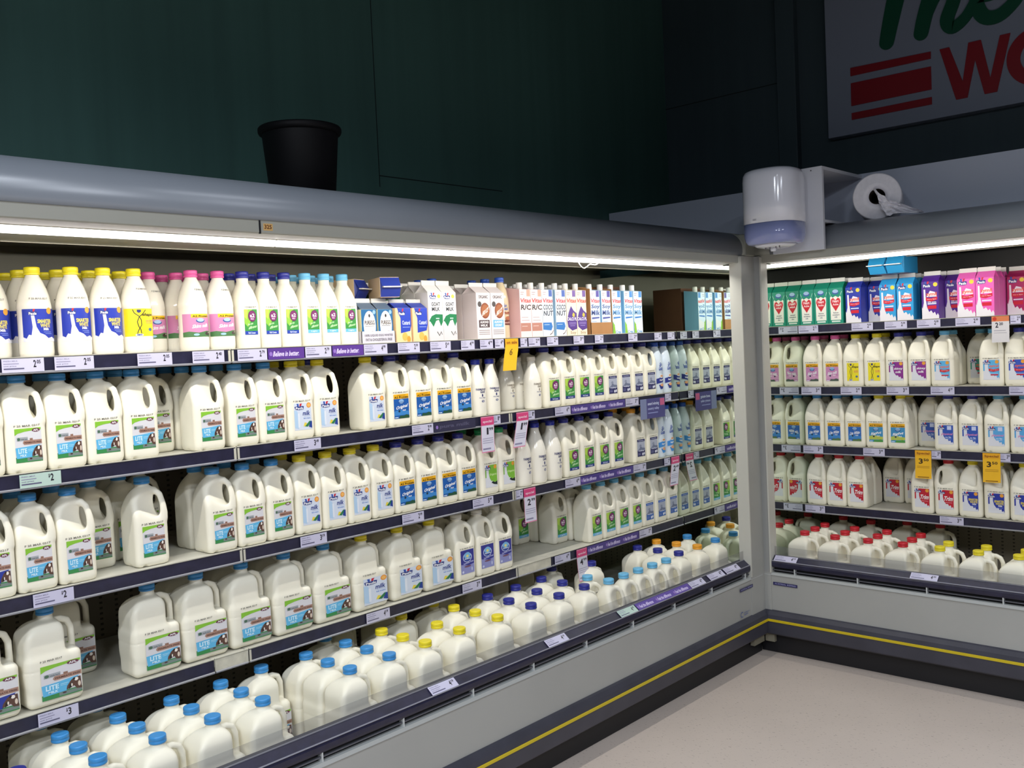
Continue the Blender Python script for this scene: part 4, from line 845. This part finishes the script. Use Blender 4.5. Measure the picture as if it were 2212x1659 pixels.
strip('L', -.873, -.494, zl[2] - .034, [FD] * 3, 'long purple strip on the third shelf rail under green labels', col='#4a3c84')
strip('L', -.848, -.470, zl[3] - .034, [FD] * 3, 'long purple strip on the fourth shelf rail under green labels', col='#4a3c84')
strip('L', -1.000, -.620, .4395, [FD] * 3, 'long purple strip on the sloping rail of the bottom deck', v=-.0022, tilt=math.atan2(.028, .022), h=.033, col='#5a4698')
strip('L', -1.690, -1.480, zl[1] - .034, ['pura milk'], 'worn dark strip with faded lettering under the Original jugs', col='#34324a', tc='#55536c')
# hanging tickets
def hang(side, u, z, w, h, items, label, lean=0.0, bend=0.35):
    """curling paper tag clipped in the rail; items laid on a gently curved sheet"""
    me = art(items, rough=.4, step=.0003)
    for vtx in me.vertices:
        t = min(max(-vtx.co.z / h, 0), 1); vtx.co.y -= bend * h * t * t * .5; vtx.co.x += lean * h * t
    loc = (u, RV - .006, z) if side == 'L' else (RV - .006, u, z)
    o = place('hanging_ticket', me, None, loc, 0 if side == 'L' else -PI / 2); tag(o, label, 'hanging ticket'); return o
def rows(x0, x1, z0, z1, n, c): return [('r', x0 + (x1 - x0) * i / n, z0, x0 + (x1 - x0) * (i + 1) / n, z1, c) for i in range(n)]
def pink(w, price, h=.135):
    W = w * 1000; it = []
    for i in range(6): it.append(('r', -W / 2, -h * 1000 * (i + 1) / 6 + (34 if i == 0 else 34), W / 2, -h * 1000 * i / 6 + 34, '#e08aa8'))
    for i in range(5): it.append(('r', -W / 2 + 2, -(h * 1000 - 36) * (i + 1) / 5 + (0 if i < 4 else 2), W / 2 - 2, -(h * 1000 - 36) * i / 5, '#d8d6e4'))
    it += [('r', -W / 2, 2, W / 2, 30, '#d6457c'), ('t', 'special', -W * .36, 8, W * .36, 20, '#f0c8d8')]
    b, _, s = price.partition('.')
    it += [('t', b, -W * (.08 if b == '1' else .22), -34, W * .06, -8, '#26242e'), ('t', s or '99', W * .10, -20, W * .42, -8, '#26242e')] + [('r', -W * .4, -50 - 8 * i, W * .4, -47 - 8 * i, '#a9a6bc') for i in range(3)] + [('r', -W * .4, -90, W * .2, -84, '#8c88a4')]
    return it
hang('L', -1.418, zl[1] - .034, .07, .13, pink(.070, '1.99'), 'pink-topped 1.99 tag hanging below blue-capped glossy bottles', -.04, .08)
hang('L', -1.220, zl[1] - .034, .07, .13, pink(.070, '1.99'), 'pink-topped 1.99 tag hanging below cream-capped glossy bottles', -.30, .1)
hang('L', -1.198, zl[2] - .034, .07, .13, pink(.070, '2.99'), 'pink-topped 2.99 tag hanging from the third shelf rail', -.02, .08)
hang('L', -.888, zl[3] - .034, .07, .13, pink(.070, '4.99'), 'pink-topped 4.99 tag hanging from the fourth shelf rail', .05, .15)
hang('L', -.150, zl[2] - .034, .07, .13, pink(.070, '2.49'), 'pink-topped tag hanging under the sky-blue-banded soy bottles', -.25, .1)
def yel(w, price, h, top='#e8a81e', body='#efb823', word='Special'):
    W = w * 1000; H = h * 1000; it = []
    for i in range(6): it.append(('r', -W / 2, 34 - H * (i + 1) / 6, W / 2, 34 - H * i / 6, body))
    b, _, s = price.partition('.')
    return it + [('r', -W / 2, 10, W / 2, 33, top), ('t', word, -W * .4, 14, W * .4, 26, '#8a4a14'), ('t', b, -W * .28, -26, -W * .02, -2, '#3a2a10'), ('t', s or '50', W * .02, -14, W * .34, -2, '#3a2a10')] + [('r', -W * .38, -38 - 6 * i, W * .38, -36 - 6 * i, '#b07c18') for i in range(2)] + [('r', -W * .35, 30 - H + 8, W * .35, 30 - H + 12, '#8a6014')]
hang('R', -.605, zr[2] - .034, .07, .11, yel(.070, '3.50', .125), 'yellow Special 3.50 tag hanging left, above a red-capped jug', 0, .1)
hang('R', -.888, zr[2] - .034, .07, .11, yel(.070, '3.50', .125), 'yellow Special 3.50 tag hanging right, above a yellow-capped jug', 0, .1)
hang('L', -1.262, zl[0] - .034, .08, .12, yel(.075, '6', .122, word='on sale')[:8] + [('t', '6', -10, -30, 8, -4, '#7a5a18')], 'curled yellow tag hanging below the almond milk cartons', -.30, .2)
hang('R', -.936, zr[0] - .034, .07, .11, [('r', -34, -76, 34, -20, '#d2cfd0'), ('r', -34, -20, 34, 12, '#d2cfd0'), ('r', -34, 12, 34, 34, '#cf7a4e'), ('e', -22, 23, 8, 8, '#c0392b'), ('t', '2', -20, -14, -8, 8, '#26242e'), ('t', '20', -5, -4, 10, 8, '#26242e'), ('r', -26, -28, 20, -25, '#9a98a0'), ('r', -26, -38, 24, -35, '#9a98a0'), ('r', -26, -58, 16, -54, '#6a6870')], 'white 2.20 tag with orange header hanging on the right fridge', 0, .1)
def cardp(u, z, w, h, label):
    W, H = w * 1000, h * 1000
    it = [('r', -W / 2, -H, W / 2, 0, '#4d4a82'), ('r', -W * .5, -H, -W * .25, 0, '#7c84a8'), ('r', W * .3, -H * .4, W * .48, -H * .05, '#c05a84'), ('t', 'award winning', -W * .2, -H * .38, W * .25, -H * .18, '#c6cbe6'), ('t', 'country valley', -W * .2, -H * .6, W * .25, -H * .44, '#aeb4dc'), ('r', -W * .2, -H * .75, W * .2, -H * .70, '#8e94c6')]
    o = place('shelf_talker', art(it, rough=.35), None, (u, RV - .007, z)); tag(o, label, 'sign')
cardp(-.322, zl[1] - .012, .200, .092, 'dark blue promotional card hanging from the second shelf rail')
# badges on the cabinets
def badge(side, u, z, items, label, v=-.0045):
    loc = (u, v, z) if side == 'L' else (v, u, z)
    o = place('badge', art(items, rough=.4), CL if side == 'L' else CR, loc, 0 if side == 'L' else -PI / 2); o['label'] = label; return o
badge('L', -.176, .337, [('r', -59, 0, 59, 14, '#2f2d5c'), ('t', 'AUSTRAL REFRIG', -52, 3.5, 52, 10.5, '#8f8fb4')], 'small navy plate with pale lettering')
badge('R', -.105, .328, [('r', -59, 0, 59, 14, '#2f2d5c'), ('t', 'AUSTRAL REFRIG', -52, 3.5, 52, 10.5, '#8f8fb4')], 'small navy plate with pale lettering')
badge('L', -.198, .222, [('s', [(-24 + 12 * math.cos(a), 12 + 11 * math.sin(a)) for i, a in enumerate([.9 + k * .5 for k in range(10)])], 4, '#5a6aa0'), ('t', 'Refrigerant', -6, 14, 44, 20, '#6a78aa'), ('t', 'R404A', -6, 4, 30, 11, '#6a78aa')], 'faded blue round-C sticker')
o = place('number_sticker', art([('r', -14, -9, 14, 9, '#d9b070'), ('t', '325', -11, -5, 11, 6, '#6a3a1c')], rough=.5), CL, (-2.505, .0025, 1.822)); o['label'] = 'orange 325 sticker'
o.location = (-2.565, .0035, 1.8205)
mb = MB(); mb.box(-2.592, -2.588, .0015, .006, 1.802, 1.836, DARK); mb.obj('canopy_joint', CL)

# ------------------------------------------------------------------ things on top of the cabinets
t = thing('plant_pot', 'black plastic pot standing on top of the left fridge', 'bucket', (-2.205, .345, 1.9495))
mb = MB(); PB = M('#060609', .6, .2)
mb.lathe([(.094, 0), (.098, .004), (.1165, .222), (.1165, .226), (.112, .226), (.094, .010)], PB, 48, capt=False); mb.lathe([(.094, .01), (.001, .01)], PB, 48, capb=False, capt=False); mb.obj('body', t)
mb = MB(); mb.lathe([(.1165, .213), (.1245, .216), (.127, .222), (.127, .231), (.124, .235), (.114, .235), (.113, .224)], PB, 48, capb=False, capt=False); mb.obj('rim', t)
# bracket box with dispenser
WHB = M('#cfd1d8', .45)
t = thing('wall_bracket_box', 'open white box bracket on the right fridge canopy behind the dispenser', 'bracket', (0, 0, 0))
mb = MB(); mb.box(-.030, -.012, -.353, -.115, 1.834, 2.190, WHB, .001); mb.obj('front_board', t)
mb = MB(); mb.box(-.012, .400, -.353, -.115, 2.176, 2.190, WHB); mb.obj('top_board', t)
mb = MB(); mb.box(-.012, .400, -.130, -.115, 1.951, 2.176, WHB); mb.obj('side_board', t)
mb = MB(); mb.box(-.012, .240, -.353, -.130, 1.951, 1.962, WHB); mb.obj('bottom_board', t)
mb = MB(); [mb.lathe([(.003, 0), (.003, .001)], DARK, 10) for _ in (0,)]
for i, (yy, zz) in enumerate([(-.305, 2.176), (-.262, 2.174)]):
    mb = MB(); mb.box(-.0315, -.030, yy - .0025, yy + .0025, zz - .0025, zz + .0025, DARK, .0006); mb.obj('screw', t)
t = thing('towel_dispenser', 'white centrefeed paper towel dispenser mounted at the fridge corner', 'dispenser', (-.148, -.187, 1.835))
DW = M('#e6e8f2', .14, coat=.5); DG = M('#929bcc', .12, coat=.5)
mb = MB(); mb.lathe([(.100, .118, 2.6), (.1195, .119, 2.8), (.1195, .200, 2.8), (.1195, .300, 2.8), (.118, .325, 2.7), (.112, .340, 2.6), (.100, .3475, 2.5), (.06, .350, 2.4)], DW, 56); mb.obj('upper_cover', t)
mb = MB(); mb.lathe([(.095, .030, 2.6), (.108, .034, 2.6), (.114, .045, 2.7), (.1185, .065, 2.8), (.1195, .117, 2.8)], DG, 56); mb.obj('lower_cover', t)
mb = MB(); mb.lathe([(.050, .016, 2.4), (.072, .020, 2.4), (.088, .030, 2.5)], DW, 40); mb.obj('base', t)
mb = MB(); mb.lathe([(.010, .0), (.016, .016)], DW, 16, cx=-.02); mb.obj('nozzle', t)
for i, a in enumerate((-.052, -.034, -.006, .014)):
    mb = MB(); mb.add([(-.060 + .004 * i, a, .020), (-.050, a + .012, .020), (-.040, a + .010, .020), (-.052, a + .004, .004 + .003 * (i % 2))], [(0, 1, 2), (0, 1, 3), (1, 2, 3), (2, 0, 3)], M('#6a6470', .6)); mb.obj('serration', t)
place('maker_mark', art([('s', [(-8, 0), (-8, 5), (8, 5), (8, 0), (-8, 0)], 1.2, '#70748c'), ('t', 'Tork', -5, 1.2, 5, 4, '#70748c')]), t, (-.1212, .030, .130), -PI / 2)
# paper roll
PAPER = M('#eceaf0', .85, kind='worn', scale=60, amt=.04)
t = thing('paper_roll', 'roll of white paper towel lying on the right fridge canopy', 'paper roll', (.140, -.520, 2.0505), .30)
mb = MB()
def disc(x, r, seg=48): return [(x, r * math.cos(2 * PI * k / seg), r * math.sin(2 * PI * k / seg)) for k in range(seg)]
S = 48
rings = [disc(.0, .034), disc(-.001, .060), disc(.001, .062), disc(-.001, .078), disc(.001, .080), disc(.0, .094), disc(.004, .099), disc(.205, .099), disc(.21, .095), disc(.21, .034)]
vs = [v for r_ in rings for v in r_]; fs = [(i * S + k, i * S + (k + 1) % S, (i + 1) * S + (k + 1) % S, (i + 1) * S + k) for i in range(len(rings) - 1) for k in range(S)] + [((len(rings) - 1) * S + k, (len(rings) - 1) * S + (k + 1) % S, (k + 1) % S, k) for k in range(S)]
mb.add(vs, fs, PAPER, True); mb.obj('roll', t)
mb = MB(); CRD = M('#4a4038', .9); rings = [disc(.012, .0335), disc(.198, .0335)]; vs = rings[0] + rings[1]
mb.add(vs, [(k, (k + 1) % S, (k + 1) % S + S, k + S) for k in range(S)] + [tuple(range(S, 2 * S))], CRD, True); mb.obj('core', t)
# crumpled tail pulled out of the core
mb = MB(); rnd = random.Random(3); N1, N2 = 16, 9; grid = []
path = [(.03, .004, .012), (-.012, .000, .006), (-.022, -.010, -.020), (-.026, -.030, -.045), (-.030, -.055, -.055), (-.026, -.085, -.060), (-.016, -.115, -.068), (-.004, -.148, -.076), (.008, -.180, -.082)]
wid = [.020, .034, .048, .056, .054, .046, .034, .022, .010]
for i in range(N1 + 1):
    s_ = i / N1 * (len(path) - 1); a = min(int(s_), len(path) - 2); f = s_ - a
    P = Vector(path[a]).lerp(Vector(path[a + 1]), f); wv = wid[a] * (1 - f) + wid[a + 1] * f
    for j in range(N2):
        q = (j / (N2 - 1) - .5) * 2
        x = P.x + rnd.uniform(-.006, .003) - .012 * abs(math.sin(q * 5 + i)); z = P.z + q * wv * (.8 if P.y > -.05 else .55) * 1.0; y = P.y + rnd.uniform(-.003, .003) + q * .008
        z = max(z, -.098)
        grid.append((x, y, z))
mb.add(grid, [(i * N2 + j, i * N2 + j + 1, (i + 1) * N2 + j + 1, (i + 1) * N2 + j) for i in range(N1) for j in range(N2 - 1)], PAPER, False); mb.obj('paper_tail', t)
# loose white wire hanging under the canopy
pts = [(-1.135, .120, 1.790), (-1.125, .118, 1.775), (-1.105, .118, 1.764), (-1.085, .118, 1.770), (-1.065, .118, 1.780), (-1.030, .118, 1.779), (-1.005, .12, 1.790)]
def tube(name, P, r, mat, parent, seg=6):
    P = [Vector(p) for p in P]; Q = []
    for i in range(len(P) - 1):
        p0, p1, p2, p3 = P[max(i - 1, 0)], P[i], P[i + 1], P[min(i + 2, len(P) - 1)]
        for k in range(5):
            t_ = k / 5; Q.append(.5 * ((2 * p1) + (-p0 + p2) * t_ + (2 * p0 - 5 * p1 + 4 * p2 - p3) * t_ * t_ + (-p0 + 3 * p1 - 3 * p2 + p3) * t_ ** 3))
    Q.append(P[-1]); vs = []
    for i, q in enumerate(Q):
        d = (Q[min(i + 1, len(Q) - 1)] - Q[max(i - 1, 0)]).normalized(); a = d.cross(Vector((0, 1, 0.01))).normalized(); b = d.cross(a)
        vs += [q + a * r * math.cos(2 * PI * k / seg) + b * r * math.sin(2 * PI * k / seg) for k in range(seg)]
    mb = MB(); mb.add(vs, [(i * seg + k, i * seg + (k + 1) % seg, (i + 1) * seg + (k + 1) % seg, (i + 1) * seg + k) for i in range(len(Q) - 1) for k in range(seg)], mat, True)
    return mb.obj(name, parent)
tube('loose_wire', pts, .0017, M('#d8d8d0', .4), CL)

# ------------------------------------------------------------------ sign on the right wall
sg = thing('wall_sign', 'big white wall sign with green script and red lettering', 'sign', (.985, 0, 0))
mb = MB(); mb.box(-.015, .050, -2.60, .052, 2.503, 3.70, M('#8b93a6', .45), .003); mb.obj('panel', sg)
def flat(name, pts, mat, x0=-.021, x1=-.0145, smooth=False):
    mb = MB(); n = len(pts)
    tri = [tuple(t_) for t_ in tessellate_polygon([[Vector((p[0], p[1], 0)) for p in pts]])]
    vs = [(x0, p[0], p[1]) for p in pts] + [(x1, p[0], p[1]) for p in pts]
    mb.add(vs, tri + [tuple(i + n for i in t_[::-1]) for t_ in tri] + [(i, (i + 1) % n, (i + 1) % n + n, i + n) for i in range(n)], mat)
    return mb.obj(name, sg)
SR = M('#8f1222', .45); SGc = M('#0a4f38', .45)
flat('red_stripe', [(-.080, 2.802), (-.484, 2.798), (-.485, 2.832), (-.081, 2.844)], SR)
flat('red_stripe', [(-.080, 2.648), (-.484, 2.648), (-.484, 2.760), (-.081, 2.765)], SR)
flat('red_stripe', [(-.080, 2.576), (-.484, 2.575), (-.484, 2.611), (-.080, 2.611)], SR)
flat('letter_w', [(-.527, 2.832), (-.572, 2.832), (-.630, 2.655), (-.660, 2.832), (-.716, 2.832), (-.754, 2.645), (-.800, 2.832), (-.845, 2.832), (-.782, 2.574), (-.727, 2.574), (-.688, 2.745), (-.650, 2.574), (-.598, 2.574)], SR)
def ring(name, cy, cz, ro, rz, wd, mat):
    mb = MB(); S_ = 48; vs = []
    for k in range(S_):
        a = 2 * PI * k / S_; c, s_ = math.cos(a), math.sin(a)
        for x in (-.021, -.0145): vs += [(x, cy + ro * c, cz + rz * s_), (x, cy + (ro - wd) * c, cz + (rz - wd) * s_)]
    fs = []
    for k in range(S_):
        b, d = 4 * k, 4 * ((k + 1) % S_)
        fs += [(b, d, d + 1, b + 1), (b + 2, b + 3, d + 3, d + 2), (b, b + 2, d + 2, d), (b + 1, d + 1, d + 3, b + 3)]
    mb.add(vs, fs, mat); return mb.obj(name, sg)
ring('letter_o', -.960, 2.703, .134, .134, .058, SR)
flat('letter_r', [(-1.12, 2.574), (-1.12, 2.832), (-1.28, 2.832), (-1.31, 2.77), (-1.27, 2.71), (-1.32, 2.574), (-1.26, 2.574), (-1.22, 2.69), (-1.18, 2.69), (-1.18, 2.574)], SR)
DX = [0]
def stroke(name, pl, wd, mat):
    """round-ended brush stroke, tapered widths"""
    DX[0] += .0008; dx = DX[0]
    # resample with Catmull-Rom
    P = [Vector(p) for p in pl]; Q = []; Wd = []
    for i in range(len(P) - 1):
        p0, p1, p2, p3 = P[max(i - 1, 0)], P[i], P[i + 1], P[min(i + 2, len(P) - 1)]
        for k in range(6):
            t_ = k / 6; Q.append(.5 * ((2 * p1) + (-p0 + p2) * t_ + (2 * p0 - 5 * p1 + 4 * p2 - p3) * t_ * t_ + (-p0 + 3 * p1 - 3 * p2 + p3) * t_ ** 3)); Wd.append(wd[i] * (1 - t_) + wd[i + 1] * t_)
    Q.append(P[-1]); Wd.append(wd[-1])
    mb = MB(); L = []; R = []
    for i, q in enumerate(Q):
        d = (Q[min(i + 1, len(Q) - 1)] - Q[max(i - 1, 0)]).normalized(); n = Vector((-d.y, d.x)); L.append(q + n * Wd[i] / 2); R.append(q - n * Wd[i] / 2)
    nL = len(L); vs = [(-.021, p.x, p.y) for p in L + R] + [(-.0145, p.x, p.y) for p in L + R]; fs = []
    for i in range(nL - 1):
        fs += [(i, i + 1, nL + i + 1, nL + i), (2 * nL + i, 3 * nL + i, 3 * nL + i + 1, 2 * nL + i + 1), (i, 2 * nL + i, 2 * nL + i + 1, i + 1), (nL + i, nL + i + 1, 3 * nL + i + 1, 3 * nL + i)]
    vs = [(v[0] + (-dx if i_ < 2 * nL else 0), v[1], v[2]) for i_, v in enumerate(vs)]; mb.add(vs, fs, mat)
    for q, ww in ((Q[0], Wd[0]), (Q[-1], Wd[-1])):
        ds = [(q.x + ww / 2 * math.cos(2 * PI * k / 20), q.y + ww / 2 * math.sin(2 * PI * k / 20)) for k in range(20)]
        vv = [(-.0213 - dx, *p) for p in ds] + [(-.0145, *p) for p in ds]; mb.add(vv, [tuple(range(20)), tuple(range(39, 19, -1))] + [(k, (k + 1) % 20, (k + 1) % 20 + 20, k + 20) for k in range(20)], mat)
    return mb.obj(name, sg, fix=True)
stroke('letter_t', [(-.272, 2.930), (-.288, 3.00), (-.322, 3.13), (-.370, 3.29)], [.074, .080, .088, .08], SGc)
stroke('letter_t', [(-.16, 3.28), (-.25, 3.31), (-.37, 3.30), (-.50, 3.31)], [.05, .07, .07, .05], SGc)
stroke('letter_h', [(-.442, 2.932), (-.462, 3.01), (-.500, 3.12), (-.56, 3.28)], [.070, .074, .078, .07], SGc)
stroke('letter_h', [(-.462, 2.99), (-.520, 3.10), (-.585, 3.13), (-.600, 3.06), (-.566, 2.965), (-.590, 2.922), (-.650, 2.955), (-.700, 3.03)], [.05, .06, .062, .064, .066, .06, .052, .045], SGc)
stroke('letter_e', [(-.700, 3.03), (-.780, 3.03), (-.835, 3.075), (-.800, 3.14), (-.730, 3.10), (-.702, 3.01), (-.735, 2.935), (-.800, 2.925), (-.870, 2.975), (-.915, 3.04)], [.045, .05, .05, .05, .058, .066, .066, .062, .056, .04], SGc)
